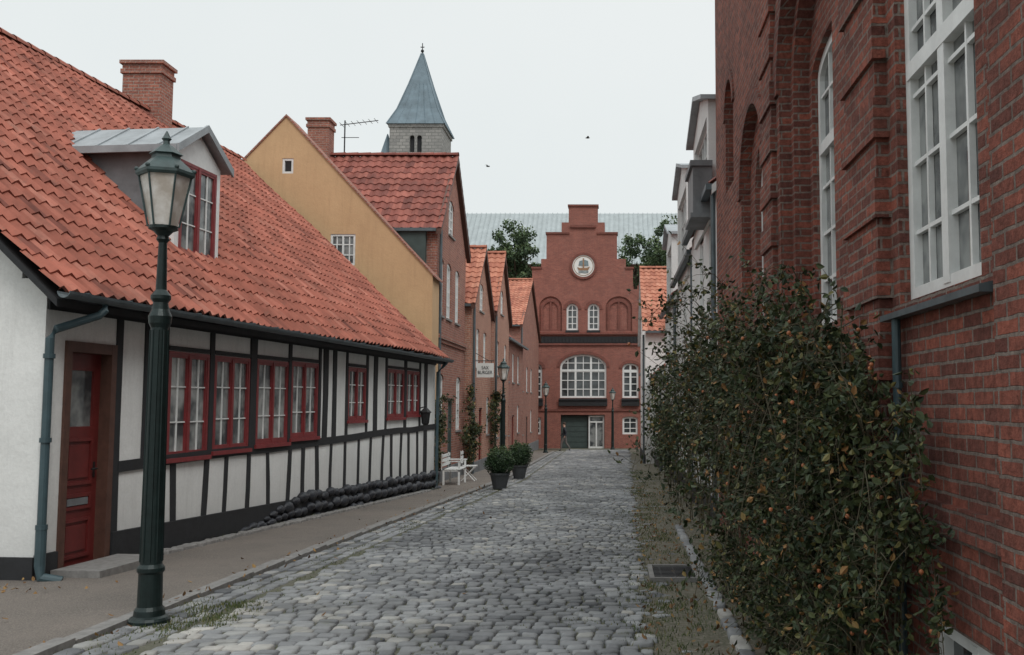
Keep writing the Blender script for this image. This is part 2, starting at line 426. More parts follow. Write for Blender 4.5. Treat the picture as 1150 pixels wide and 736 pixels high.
while y<60:
    l=U(.55,.95)
    b.box(Fr((Xp(y),y),(.035 if y<30 else -.012,1),(1,-.035)),0,l-.015,-.16,-.008,gz(y+l/2)-.1,gz(y+l/2)+.075+U(-.006,.006),1)
    y+=l
y=11.8
while y<24.5:
    l=U(.12,.22); sett(b,wallx(y)+.2+U(-.02,.02),y+l/2,U(.14,.2),l-.015,.05,U(-.2,.2),.05)
    y+=l
struct('pavement',b,[PAVE,STO])
b=B(); strip(b,lambda y:Xr(y)+.0,lambda y:2.6,[2+i for i in range(0,60)],.03)
for i in range(420):
    y=3.5+R()**1.4*45; x=Xr(y)+abs(random.gauss(0,.25))
    if x<1.6: sett(b,x,y,U(.08,.18),U(.07,.15),U(.0,.02),U(0,3),.02,t=U(0,.6))
y=7.0
while y<16:
    l=U(.3,.55); sett(b,.88+.01*y,y+l/2,.12,l-.02,.07,U(-.05,.05)); y+=l
struct('verge',b,[VERG,COB],smooth=True,fix=False)
b=B()
def tuft(x,y,n,h,sp,off=.02):
    for _ in range(n):
        px,py=x+random.gauss(0,sp),y+random.gauss(0,sp*1.4); a=U(0,6.28); z=gz(py)+off; hh=h*U(.4,1.1); w=.004+.003*R()
        dx,dy=math.cos(a)*w,math.sin(a)*w; lx,ly=U(-.5,.5)*hh,U(-.5,.5)*hh
        b.add([(px-dx,py-dy,z),(px+dx,py+dy,z),(px+lx,py+ly,z+hh)],[(0,1,2)],0,R())
for i in range(170):
    y=6.5+R()**1.4*22; tuft(Xp(y)+U(-.02,.65),y,16,.028,.06,.03)
for i in range(24): tuft(-3.55+U(-.3,.25),8.6+U(-.5,.7),50,.04,.07,.035)
for i in range(300):
    y=6.3+R()**1.4*30; tuft(Xr(y)+U(-.1,1.2)*R()**.4,y,30,.045,.1,.03)
for i in range(50):
    y=11.5+R()*14; tuft(wallx(y)+.12,y,14,.08,.06,.05)
for i in range(300):
    y=7+R()*16; x=U(Xp(y)+.6,Xr(y)) if R()<.5 else Xr(y)-abs(random.gauss(0,.3)); tuft(x,y,6,.018,.04,.05)
struct('grass',b,GRS,fix=False,kind='stuff')
b=B()
for i in range(1100):
    if i<300: x,y=-7.2+random.gauss(0,.7),10.0+random.gauss(0,.22)
    elif i<900: y=6.5+R()**1.3*20; x=Xr(y)+U(.0,1.3)
    else: y=7+R()*20; x=U(Xp(y)-1.3,Xr(y)) if R()<.2 else Xp(y)+random.gauss(0,.15)
    b.leaf((x,y,gz(y)+.07+R()*.015),.055,up=2)
struct('fallen_leaves',b,DEAD,fix=False,kind='stuff')
yd=10.6; th=thing('drain_cover','rectangular cast iron drain grate in the weedy verge','drain',(.7,yd,gz(yd)))
b=B(); F=Fr((.38,yd),(1,0),(0,1)); z=gz(yd)+.03
b.box(F,0,.55,0,.05,z,z+.05);b.box(F,0,.55,.85,.9,z,z+.05);b.box(F,0,.05,.05,.85,z,z+.05);b.box(F,.5,.55,.05,.85,z,z+.05)
part('frame',b,STO,th)
b=B()
b.box(F,.051,.499,.051,.079,z+.005,z+.04)
for i in range(9): b.box(F,.055,.495,.09+i*.085,.13+i*.085,z+.005,z+.04)
for xx in (.12,.27,.42): b.box(F,xx,xx+.02,.08,.83,z+.003,z+.036)
part('grate',b,IRON,th)

# ---------------------------------------------------------------- left half timbered house
F1=Fr((wallx(Y0),Y0),(K0,1),(1,-K0))
th=thing('timber_framed_house','low white half-timbered house with black timbers and red pantile roof','house',(wallx(Y0),Y0,gz(Y0)))
LH=15.2
wins=[(187,233,396,513),(239,279,401,505),(287,323,405,498),(326,356,407,491),(390,410,413,472),(434,453,415,469),(456,470,417,466)]
W=[]
for a,c,t,bt in wins:
    s0,s1=fs(a),fs(c); mid=(a+c)/2; W.append((s0,s1,fz(mid,bt),fz(mid,t)))
ds0,ds1,dz0,dz1=fs(70),fs(127),-.2,2.42
b=B()
holes=[outline(s0,s1,z0,z1) for s0,s1,z0,z1 in W]
b.poly(F1,[(0,-.9),(ds0,-.9),(ds0,dz1),(ds1,dz1),(ds1,-.9),(LH,-.9),(LH,3.08),(0,3.08)],holes,-.3,0)
FB=Fr(F1.o[:2],-F1.n,-F1.u)
b.poly(FB,[(.3,-.9),(10.7,-.9),(10.7,3.3),(5.5,8.1),(.3,3.28)],[],-LH,0)
wall=part('wall',b,WP,th)
b=B()
zr=lambda s: .93+.014*s
def tim(s0,s1,z0,z1,p=.018,lean=0):
    k=[U(-.012,.012) for _ in range(4)]
    zm=(z0+z1)/2; bw=U(-.02,.02)
    b.poly(F1,[(s0+k[0],z0),(s1+k[1],z0),(s1+k[2]+bw+lean*.5,zm),(s1+k[3]+lean,z1),(s0+k[0]+lean,z1),(s0+k[2]+bw+lean*.5,zm)],[],-.03,p+U(0,.004))
pz=[U(-.015,.015) for _ in range(16)]
for i in range(14):
    s0=ds1+.12+(LH-ds1-.12)*i/14; s1=ds1+.12+(LH-ds1-.12)*(i+1)/14
    b.poly(F1,[(s0,zr(s0)-.07+pz[i]),(s1,zr(s1)-.07+pz[i+1]),(s1,zr(s1)+.065+pz[i+1]),(s0,zr(s0)+.065+pz[i])],[],-.03,.024)
b.box(F1,0.02,LH,-.03,.026,2.74,2.9)  # top beam, its black also painting in the shadow under the eaves
s=ds1+.75
while s<LH-.2:
    tim(s,s+U(.09,.14),.0-.02*s,zr(s)-.05,.018,U(-.09,.09)); s+=U(.6,.78)
tim(ds1+.02,ds1+.14,.0,2.75)
tim(fs(160),fs(160)+.12,zr(3),2.75); tim(fs(176),fs(176)+.13,-.05,2.75,.02)
for i,w in enumerate(W):
    tim(w[0]-.13,w[0]-.015,zr(w[0])+.05,2.75,.02)
    if i in (1,3,4,5,6): tim(w[1]+.015,w[1]+.12,zr(w[0])+.05,2.75,.02)
tim(fs(362),fs(367),zr(8),2.75);tim(fs(373),fs(377),zr(8),2.75);tim(fs(419),fs(423),zr(12),2.75)
for w in W:
    b.box(F1,w[0],w[1],-.03,.021,w[3]+.01,w[3]+.07)
tim(fs(476),fs(479),.0,2.75)
part('timber_frame',b,BLK,th)
b=B(); zp=lambda s:-.02*(s+Y0)
n=24
for i in range(n):
    s0=ds1+.02+(LH-ds1)*i/n; s1=ds1+.02+(LH-ds1)*(i+1)/n
    b.poly(F1,[(s0,-.9),(s1,-.9),(s1,zp(s1)+.42),(s0,zp(s0)+.42)],[],-.02,.05)
b.box(F1,0,ds0-.02,-.02,.04,-.9,.1)
b.box(FB,0.0,11,.0,.04,-.9,.08)
part('plinth',b,BLK,th)
b=B()
st=fs(262); s5=fs(335)
for rowi in range(3):
    s=st+rowi*.13
    while s<LH+.05:
        g=min(1,max(.25,(s-st)/(s5-st))); L_=U(.26,.44)*(.65+.35*g)
        z=zp(s)+(.02+rowi*.2*g)+U(-.03,.03)
        q=F1.p(s+L_/2,.05+.05*g-rowi*.03*g,z); b.ball(q,.5*L_,1 if False else 0,12,9,(.5,1.0,.5 if g>.6 else .38),.09)
        s+=L_*.92
part('rubble_stones',b,BST,th,smooth=True,label='black tarred rubble stones along the wall foot')
for i,(s0,s1,z0,z1) in enumerate(W):
    window(th,F1,s0,s1,z0,z1,.015,4,3,RED,[GL3,GL2,GL3,GL2,GL2,GL2,GL2][i],0,.05,.019,.045,mull=((s0+s1)/2,),mm=.055,sill=.06,barmat=WHT,casement=.035)
b=B(); F=F1
b.box(F,ds0+.0,ds0+.1,-.26,.03,dz0-.3,dz1); b.box(F,ds1-.1,ds1,-.26,.03,dz0-.3,dz1); b.box(F,ds0+.1,ds1-.1,-.26,.028,dz1-.12,dz1)
part('door_frame',b,BRN,th)
b=B(); a,c=ds0+.1,ds1-.1; w=(c-a)
b.poly(F,[(a,dz0),(c,dz0),(c,dz1-.12),(a,dz1-.12)],[outline(a+.12,c-.12,1.45,2.1)],-.17,-.11)
for z0,z1 in ((-.05,.4),(.5,.68),(.78,1.32)):
    b.poly(F,outline(a+.11,c-.11,z0,z1),[outline(a+.15,c-.15,z0+.04,z1-.04)],-.11,-.09)
    b.box(F,a+.19,c-.19,-.11,-.095,z0+.08,z1-.08)
door=part('door',b,RDOOR,th,label='dark red panelled door with a glazed top')
b=B(); b.box(F,a+.11,c-.11,-.15,-.14,1.44,2.11); part('glass_pane',b,GL2,th,door)
b=B(); b.tube([F.p(c-.07,-.11,.95),F.p(c-.07,-.06,.95),F.p(c-.18,-.055,.95)],.011,8); b.box(F,c-.09,c-.05,-.112,-.1,.85,1.03); part('handle',b,IRON,th,door)
b=B(); b.box(F,a+.18,c-.18,-.092,-.086,.55,.63); part('letter_slot',b,LEADD,th,door)
b=B(); b.box(F,ds0-.15,ds1+.12,.052,.62,gz(10.8)-.1,gz(10.8)+.13); part('door_step',b,STO,th)
Vd=(-F1.n+Vector((0,0,.93))); Vn=Vd.length
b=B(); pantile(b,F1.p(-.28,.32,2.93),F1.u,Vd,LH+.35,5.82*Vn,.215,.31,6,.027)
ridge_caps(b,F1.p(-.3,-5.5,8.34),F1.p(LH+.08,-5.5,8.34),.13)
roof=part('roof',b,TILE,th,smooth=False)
b=B()
b.poly(FB,[(-.3,2.82),(5.5,8.2),(11,3.1),(11,3.0),(5.5,8.05),(-.3,2.74)],[],-LH-.04,.26)
part('eaves_board',b,BLK,th)
b=B()
gp=[]
for e,(s) in enumerate((-.3,LH+.1)):
    for rr_ in (.075,.066):
        for k in range(9):
            t=math.pi*k/8; gp.append(F1.p(s,.40+rr_*math.cos(t),2.9-rr_*math.sin(t)-(.02 if e else 0)))
fsx=[]
for k in range(8): fsx+=[(k,k+1,k+19,k+18),(k+9,k+27,k+28,k+10)]
fsx+=[(0,18,27,9),(8,17,35,26)]+[(k,k+9,k+10,k+1) for k in range(8)]+[(k+18,k+19,k+28,k+27) for k in range(8)]
b.add(gp,fsx)
for i in range(20): b.box(F1,i*.78,i*.78+.03,.31,.485,2.895,2.91)
part('gutter',b,ZN,th)
b=B()
b.tube([F1.p(.42,.40,2.85),F1.p(.42,.40,2.76),F1.p(.38,.36,2.70),F1.p(-.02,.14,2.52),F1.p(-.06,.1,2.42),F1.p(-.06,.1,.35)],.045,12)
b.tube([F1.p(-.06,.1,.4),F1.p(-.06,.1,.0),F1.p(-.06,.12,-.12),F1.p(.02,.3,-.17)],.055,12)
for z in (.38,1.3,2.2): b.tube([F1.p(-.06,.1,z),F1.p(-.06,.1,z+.05)],.06,12)
part('downpipe',b,TEAL,th)
b=B(); b.tube([F1.p(LH-.2,.40,2.86),F1.p(LH-.15,.25,2.7),F1.p(LH-.12,.1,2.55),F1.p(LH-.12,.1,-.5)],.04,10); part('downpipe',b,TEAL,th)
d0=-.93
def dk(px,py):
    A=A0+d0*NR; y=A/(kx(px,py)-K0); return (y-Y0)*NR, CZ+tph(py)*y
a0=dk(193,230)[0]; a1=dk(243,240)[0]; zt=dk(193,163)[1]-.05; za=zt+.42; zb=dk(215,303)[1]; mid=(a0+a1)/2
wz0,wz1=dk(215,288)[1],dk(215,184)[1]
b=B()
b.poly(F1,[(a0,zb),(a1,zb),(a1,zt),(mid,za),(a0,zt)],[outline(a0+.12,a1-.12,wz0,wz1)],d0-.12,d0,0)
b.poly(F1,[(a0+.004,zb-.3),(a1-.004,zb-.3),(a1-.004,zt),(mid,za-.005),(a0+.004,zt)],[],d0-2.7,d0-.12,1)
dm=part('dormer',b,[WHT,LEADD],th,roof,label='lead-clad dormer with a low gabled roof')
b=B(); q=.17
b.poly(F1,[(a0-q,zt-.02),(a0-q,zt+.05),(mid,za+.14),(a1+q,zt+.05),(a1+q,zt-.02),(mid,za+.06)],[],d0-3.1,d0+.1,0)
b.poly(F1,[(a0-q-.02,zt-.06),(a0-q-.02,zt+.07),(mid,za+.17),(a1+q+.02,zt+.07),(a1+q+.02,zt-.06),(mid,za+.05)],[],d0+.1,d0+.14,0)
b.box(F1,a0-q-.03,a0-q+.015,d0-3.0,d0+.1,zt-.05,zt+.06,0)
for k in range(6):
    dd=d0-.2-k*.5
    b.poly(F1,[(a0-q,zt+.051),(a0-q,zt+.075),(mid,za+.165),(mid,za+.141)],[],dd-.03,dd,0)
part('dormer_roof',b,[LEAD],th,roof)
window(th,F1,a0+.12,a1-.12,wz0,wz1,d0+.01,4,3,RED,GL2,0,.05,.02,.045,mull=(mid,),mm=.06,barmat=WHT,casement=.035)
b=B(); b.box(F1,a0-.04,a1+.04,d0,d0+.12,zb-.02,zb+.06); part('dormer_sill',b,WHT,th,roof)
chimney(th,wallx(22)-5.65,22.0,7.4,9.5,.88,.6,BM,roof)
b=B()
pl=F1.p(fs(471),.16,0)
b.tube([F1.p(fs(471),.0,1.62),F1.p(fs(471),.16,1.66)],.015,6)
b.lathe((pl.x,pl.y,1.2),[(.05,0),(.09,.05),(.12,.3),(.15,.32),(.03,.44),(.02,.48)],6)
part('wall_lantern',b,IRON,th)

# ---------------------------------------------------------------- houses
def leftF(x): return Fr((x,0),(0,1),(1,0))
def rightF(x): return Fr((x,0),(0,1),(-1,0))
def row_house(name,label,side,xf,y0,y1,depth,ze,zr_,gable,wm,rm,wn,doors=(),ov=.2,roof_tw=.25,trim=None):
    fr=leftF(xf) if side<0 else rightF(xf)
    th=thing(name,label,'house',(xf,y0,gz(y0)))
    zb=gz(y1)-.5; ym=(y0+y1)/2
    b=B(); holes=[outline(w[0],w[1],w[2],w[3],w[4] if len(w)>4 else 0) for w in wn]+[outline(d[0],d[1],gz(d[0])+.12,d[2]) for d in doors]
    if gable:
        outer=[(y0,zb),(y1,zb),(y1,ze),(ym,zr_),(y0,ze)]
        b.poly(fr,outer,holes,-.28,0); b.poly(fr,outer,[],-depth,-.28)
    else:
        b.poly(fr,[(y0,zb),(y1,zb),(y1,ze),(y0,ze)],holes,-.28,0)
        sx=Fr((xf,0),(side,0),(0,1))
        b.poly(sx,[(.28,zb),(depth,zb),(depth,ze),(depth/2,zr_),(.28,ze+(zr_-ze)*.56/depth)],[],y0,y1)
    part('wall',b,wm,th)
    for w in wn:
        k=w[5] if len(w)>5 else {}
        window(th,fr,w[0],w[1],w[2],w[3],-.04,k.get('c',2),k.get('r',4),k.get('m',WHT),k.get('g',GL),w[4] if len(w)>4 else 0,.08,.04,.05,mull=((w[0]+w[1])/2,),mm=.07,sill=.05)
    for d in doors:
        b=B(); a,c=d[0],d[1]; z0=gz(a)+.12
        b.poly(fr,outline(a,c,z0,d[2]),[outline(a+.08,c-.08,z0+.02,d[2]-.08)],-.2,-.05)
        b.box(fr,a+.08,c-.08,-.16,-.11,z0+.02,d[2]-.08)
        for q in (.12,.55): b.box(fr,a+.2,c-.2,-.11,-.09,z0+(d[2]-z0)*q,z0+(d[2]-z0)*(q+.33))
        part('door',b,d[3],th)
    b=B(); b.box(fr,y0+.02,y1-.02,.001,.04,gz(y1)-.4,gz(y0)+.4); part('plinth',b,LEADD if side<0 else BLK,th)
    b=B()
    if gable:
        r=zr_-ze; h=ym-y0; sl=r/h; Ls=math.hypot(h+ov,r+sl*ov)
        X0=xf-side*.15
        ux=Vector((side,0,0))
        for (yy,sg) in ((y0-ov,1),(y1+ov,-1)):
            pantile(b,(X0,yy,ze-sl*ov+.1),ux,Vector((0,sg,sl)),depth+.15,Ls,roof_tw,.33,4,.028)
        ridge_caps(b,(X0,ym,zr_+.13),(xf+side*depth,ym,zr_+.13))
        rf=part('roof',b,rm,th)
        b=B(); q=[(y0-ov,ze-sl*ov-.08),(ym,zr_-.08),(y1+ov,ze-sl*ov-.08),(y1+ov,ze-sl*ov+.09),(ym,zr_+.09),(y0-ov,ze-sl*ov+.09)]
        b.poly(fr,q,[],.0,.14); part('verge_board',b,trim or BLK,th,rf)
        b=B(); b.box(WF,min(xf,xf+side*depth),max(xf,xf+side*depth),y0-ov-.1,y0-ov+.02,ze-sl*ov,ze-sl*ov+.09); part('gutter',b,ZN,th,rf)
    else:
        r=zr_-ze; h=depth/2; sl=r/h; Ls=math.hypot(h+ov,r+sl*ov)
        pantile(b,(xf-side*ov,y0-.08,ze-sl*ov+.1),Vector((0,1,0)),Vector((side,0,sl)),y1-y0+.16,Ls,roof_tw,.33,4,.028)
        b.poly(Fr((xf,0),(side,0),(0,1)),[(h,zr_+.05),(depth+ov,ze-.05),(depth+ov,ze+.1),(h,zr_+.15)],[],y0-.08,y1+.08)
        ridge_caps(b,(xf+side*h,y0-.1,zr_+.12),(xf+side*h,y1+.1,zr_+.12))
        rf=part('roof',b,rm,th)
        b=B(); b.box(fr,y0-.08,y1+.08,ov-.02,ov+.1,ze-sl*ov-.0,ze-sl*ov+.1); part('gutter',b,ZN,th,rf)
        b=B(); b.poly(Fr((xf,0),(side,0),(0,1)),[(-ov,ze-sl*ov-.08),(h,zr_-.08),(h,zr_+.08),(-ov,ze-sl*ov+.07)],[],y0-.14,y0-.02); part('verge_board',b,trim or WHT,th,rf)
    b=B(); b.tube([fr.p(y0+.15,.08,ze-.1),fr.p(y0+.15,.08,gz(y0))],.045,8); part('downpipe',b,ZN,th)
    return th,fr,rf

yl=26.6
th=thing('yellow_house','tall yellow rendered gable wall with small white windows','house',(-9,yl,gz(yl)))
FC=Fr((0,yl),(1,0),(0,-1))
def cx(px,py,y=yl): return kx(px,py)*y
def cz(py,y=yl): return CZ+tph(py)*y
xa,za_=cx(322,131),cz(131); xr_,zr2=cx(486,309),cz(309); sl=(za_-zr2)/(xr_-xa)
w1=(cx(317,186),cx(329.5,186),cz(195),cz(178)); w2=(cx(371,280),cx(399,280),cz(298),cz(263))
b=B(); outer=[(-13.4,-1),(xr_,-1),(xr_,zr2),(xa,za_),(-13.4,za_-sl*(13.4+xa))]
b.poly(FC,outer,[outline(*w1),outline(*w2)],-.3,0)
b.poly(FC,outer,[],-1.0,-.3)
part('wall',b,YP,th)
window(th,FC,*w1,-.02,1,1,WHT,GL,0,.06,.03,.06); window(th,FC,*w2,-.02,4,3,WHT,GL2,0,.06,.03,.05,mull=((w2[0]+w2[1])/2,))
b=B()
b.poly(FC,[(xr_+.1,zr2-.1*sl+.0),(xr_+.1,zr2-.1*sl+.05),(xa,za_+.06),(-13.6,za_+.06-sl*(13.6+xa)),(-13.6,za_-sl*(13.6+xa)),(xa,za_+.0)],[],-1.05,.04)
part('roof',b,BM,th)

WG=dict(c=2,r=4,m=WHT)
wn=[(28.0,28.8,4.3,6.0,.15,WG),(29.3,30.1,4.3,6.0,.15,WG),(30.9,31.7,4.3,6.0,.15,WG),(29.5,30.5,6.9,8.0,.3,WG),(28.1,29.0,.9,2.6,.15,WG),(31.3,32.2,.9,2.6,.15,WG)]
th2,fr2,rf2=row_house('brick_house','two-storey red brick house with steep tiled gable to the street',-1,-5.05,27.65,33.0,4.6,6.8,9.4,True,BM,TILED,wn,[(29.8,30.8,1.9,GRN)],.2,.26,trim=BRN)
b=B(); b.box(WF,-9.6,-5.35,27.45,27.64,3.5,6.7); part('side_cladding',b,GRN,th2)
b=B()
b.box(fr2,27.7,32.95,.001,.05,3.5,3.61); b.box(fr2,27.7,32.95,.001,.1,3.61,3.72)
part('string_course',b,BM,th2)
chimney(th2,-9.25,30.3,8.0,10.65,.66,.6,BM,rf2)
b=B(); q=Vector((-8.5,30.3,9.3)); b.tube([q,q+Vector((0,0,1.35))],.022,6)
b.tube([q+Vector((-.15,0,1.2)),q+Vector((1.05,0,1.35))],.015,5)
for i in range(7): 
    p_=q+Vector((-.1+i*.18,0,1.21+i*.022)); b.tube([p_+Vector((0,-.25,0)),p_+Vector((0,.25,0))],.01,4)
b.tube([q+Vector((-.1,0,.8)),q+Vector((.45,0,.8))],.012,5)
part('roof_aerial',b,IRON,th2,rf2)
wn=[(34.3,35.1,3.0,4.4,.12,WG),(36.2,37.0,3.0,4.4,.12,WG),(35.1,36.1,5.1,6.1,.2,WG),(33.6,34.4,.6,2.0,.12,WG),(37.2,38.0,.6,2.0,.12,WG)]
row_house('brick_house','small orange brick house with bright tiled gable roof',-1,-4.85,33.1,38.4,7,5.15,7.35,True,BO,TILEO,wn,[(35.2,36.1,1.6,RDOOR)],.15,.26,trim=BRN)
wn=[(39.4,40.2,2.9,4.3,.12,WG),(42.2,43.0,2.9,4.3,.12,WG),(40.7,41.7,5.5,6.5,.2,WG),(39.3,40.2,.4,1.9,.12,WG),(42.3,43.1,.4,1.9,.12,WG)]
row_house('brick_house','narrow orange brick house with gabled tile roof',-1,-4.75,38.5,44.0,7,5.4,8.0,True,BO,TILEO,wn,[(40.8,41.7,1.4,GRN)],.15,.26,trim=BRN)
wn=[(45.2,46.1,2.8,4.2,.12,WG),(47.5,48.4,2.8,4.2,.12,WG),(50.0,50.9,2.8,4.2,.12,WG),(45.2,46.1,.3,1.7,.12,WG),(50.0,50.9,.3,1.7,.12,WG)]
thh,_,rff=row_house('brick_house','long low red brick house with tiled roof along the street',-1,-4.95,44.1,53.0,7,4.8,7.4,False,BM,TILED,wn,[(47.5,48.5,1.2,RDOOR)],.2,.28)
chimney(thh,-8.3,50,6.5,8.9,.7,.6,BM,rff)
wn=[(56,57,2.5,4.0,.12,WG),(59,60,2.5,4,.12,WG),(62,63,2.5,4,.12,WG),(56,57,0,1.4,.12,WG),(62,63,0,1.4,.12,WG)]
row_house('brick_house','brick corner house with broad orange tiled roof slope',-1,-5.3,55,68.5,9,6.2,9.5,True,BM,TILEO,wn,[(59,60,1.0,BLK)],.2,.28,trim=BRN)

WW=dict(c=2,r=3,m=WHT,g=GL)
def lead_attic(th,fr,xf,y0,y1,z0,z1,winz):
    b=B(); ym=(y0+y1)/2
    b.poly(fr,[(y0,z0),(y1,z0),(y1,z1),(ym,z1+.45),(y0,z1)],[outline(y0+.3,y1-.3,*winz)],-.12,.05,0)
    b.poly(fr,[(y0+.01,z0),(y1-.01,z0),(y1-.01,z1),(ym,z1+.44),(y0+.01,z1)],[],-3,-.12,0)
    o=part('dormer',b,[GP],th)
    b=B(); b.poly(fr,[(y0-.15,z1-.05),(y0-.15,z1+.03),(ym,z1+.55),(y1+.15,z1+.03),(y1+.15,z1-.05),(ym,z1+.46)],[],-3.2,.2,0)
    part('dormer_roof',b,LEAD,th,o)
    window(th,fr,y0+.3,y1-.3,winz[0],winz[1],-.03,4,3,WHT,GL,mull=(ym,))
wn=[(17,17.9,3.6,5.0,0,WW),(19,19.9,3.6,5.0,0,WW),(17,17.9,.9,2.3,0,WW),(19.2,20.1,.9,2.3,0,WW)]
t,f,r=row_house('white_house','white rendered house with lead-roofed dormer and clay tile roof',1,1.75,16.25,21.9,7,5.4,8.3,False,GP,TILED,wn,[(18.1,18.9,1.75,TEAL)],.12)
lead_attic(t,f,1.75,17.4,20.7,5.0,7.25,(5.6,7.0))
b=B(); b.box(f,17.2,18.4,.002,.35,5.1,5.95); b.box(f,17.15,18.45,.002,.4,5.95,6.05); b.box(f,17.15,18.45,.002,.4,5.02,5.1); part('oriel_box',b,LEADD,t)
wn=[(22.6,23.5,3.4,4.8,0,WW),(25,25.9,3.4,4.8,0,WW),(22.6,23.5,.8,2.2,0,WW),(25.6,26.5,.8,2.2,0,WW)]
t,f,r=row_house('white_house','pale rendered house with tall dormer above the eaves',1,1.85,22.0,28.4,7,5.2,8.0,False,GP,TILED,wn,[(24,24.9,1.6,BRN)],.12)
lead_attic(t,f,1.85,24.0,27.6,4.9,7.6,(5.5,7.2))
wn=[(29.3,30.2,3.2,4.6,0,WW),(32,32.9,3.2,4.6,0,WW),(29.3,30.2,.6,2.0,0,WW),(33,33.9,.6,2.0,0,WW)]
t,f,r=row_house('white_house','pale grey house with small lead dormer',1,1.85,28.5,35.5,7,4.9,7.6,False,GP,TILED,wn,[(31,31.9,1.4,TEAL)],.12)
lead_attic(t,f,1.85,30.5,33.5,4.6,7.1,(5.2,6.8))
wn=[(36.6,37.5,.4,1.8,0,WW),(39.5,40.4,.4,1.8,0,WW)]
t,f,r=row_house('white_house','low white house with red tile roof',1,1.75,35.6,42.3,6,2.9,5.6,False,WP,TILE,wn,[(38.2,39.0,1.2,RDOOR)],.15)
wn=[(43.5,44.4,.3,1.7,0,WW),(47.5,48.4,.3,1.7,0,WW),(44.0,44.9,2.6,3.9,0,WW),(47.2,48.1,2.6,3.9,0,WW)]
t,f,r=row_house('white_house','white gabled house with bright orange tiled roof',1,1.35,42.5,50.5,8,5.0,8.1,True,WP,TILEO,wn,[(45.5,46.5,1.0,GRN)],.25,trim=WHT)
wn=[(52.5,53.4,0,1.5,0,WG),(56.5,57.4,0,1.5,0,WG)]
t,f,r=row_house('brick_house','low brick house with tiled roof beside the square',1,1.75,51,60,7,3.6,6.4,False,BM,TILED,wn,[(54.5,55.4,.9,GRN)],.15)

# ---------------------------------------------------------------- near right brick building
FR_=rightF(1.7)
th=thing('brick_building','large dark red brick building with arched bays and white windows','building',(1.7,16.1,gz(16)))
b=B()
nw=(4.5,5.78,2.3,4.75); bw_=(4.3,5.4,.05,.58); bayA=(7.45,9.9,2.1,6.1,1.2); bayB=(10.95,12.95,2.1,5.4,.95); nic=(13.75,14.7,4.9,6.5,.47)
b.poly(FR_,[(1.2,-.9),(16.1,-.9),(16.1,10.4),(1.2,10.4)],[outline(*nw),outline(*bw_),outline(*bayA),outline(*bayB),outline(*nic)],-.12,0)
b.poly(FR_,[(1.2,-.9),(16.1,-.9),(16.1,10.4),(1.2,10.4)],[outline(*nw),outline(*bw_),outline(7.6,9.75,2.1,5.95,1.1),outline(11.15,12.5,2.4,5.0,.6)],-.28,-.12)
b.poly(FR_,[(1.2,-.9),(16.1,-.9),(16.1,10.4),(1.2,10.4)],[outline(*nw),outline(*bw_),outline(7.85,9.6,2.45,5.2,.25),outline(11.15,12.5,2.4,5.0,.6)],-.5,-.28)
b.box(FR_,1.2,16.1,-9,-.5,-.9,10.4)
part('wall',b,BR,th)
b=B()
for i in range(46):
    z=-.9+i*.25; e=.05 if i%2 else .0
    b.box(FR_,5.98-e*.9,6.75+e,-.02,.075+e*.5,z,z+.249)
part('pilaster',b,BR,th)
b=B(); b.box(FR_,2.2,4.24,-.02,.05,-.9,10.4); part('pilaster',b,BR,th)
b=B()
for i in range(46):
    z=-.9+i*.25; e=.05 if i%2 else .0
    b.box(FR_,10.1-e,10.75+e,-.02,.05+e*.5,z,z+.249)
part('pilaster',b,BR,th)
def ring(a0,a1,zs,arch,w,d0,d1,seg=18):
    c=(a0+a1)/2; r=(a1-a0)/2; pts=[(c+r*math.cos(math.pi*i/seg),zs+arch*math.sin(math.pi*i/seg)) for i in range(seg+1)]
    pts2=[(c+(r+w)*math.cos(math.pi*i/seg),zs+(arch+w)*math.sin(math.pi*i/seg)) for i in range(seg+1)][::-1]
    b=B(); b.poly(FR_,pts+pts2,[],d0,d1); part('arch_moulding',b,BRT,th)
ring(bayA[0],bayA[1],bayA[3]-bayA[4],bayA[4],.24,-.02,.03); ring(bayB[0],bayB[1],bayB[3]-bayB[4],bayB[4],.2,-.02,.03); ring(nic[0],nic[1],nic[3]-nic[4],nic[4],.15,-.02,.025)
b=B(); b.box(FR_,1.2,16.12,-.02,.04,1.05,1.2)
part('string_course',b,BRT,th)
window(th,FR_,*nw,-.06,4,6,WHT,GL2,0,.085,.024,.06,mull=((nw[0]+nw[1])/2,),trans=(3.68,),mm=.1,label='tall white casement window with transom')
window(th,FR_,*bw_,-.05,2,1,WHT,GL,0,.09,.03,.06,mull=((bw_[0]+bw_[1])/2,),mm=.07)
window(th,FR_,7.85,9.6,2.45,5.2,-.34,4,6,WHT,GL2,.25,.09,.03,.06,mull=(8.72,),trans=(4.2,),mm=.1)
window(th,FR_,11.15,12.5,2.4,5.0,-.2,4,6,WHT,GL,.6,.09,.03,.06,mull=(11.82,),trans=(4.2,),mm=.1)
b=B(); b.poly(Fr((1.7,0),(-1,0),(0,1)),[(-.2,2.3),(.09,2.235),(.09,2.2),(.03,2.2),(-.2,2.26)],[],4.3,5.92); part('lead_sill',b,ZN,th)
b=B(); b.tube([FR_.p(5.72,.05,2.2),FR_.p(5.72,.05,-.5)],.026,10)
for z in (.2,1.0,1.8): b.tube([FR_.p(5.72,.05,z),FR_.p(5.72,.05,z+.03)],.034,10)
part('downpipe',b,TEAL,th)
b=B(); b.box(FR_,1.0,16.3,-9.2,.15,10.4,10.6); part('cornice',b,BRT,th)

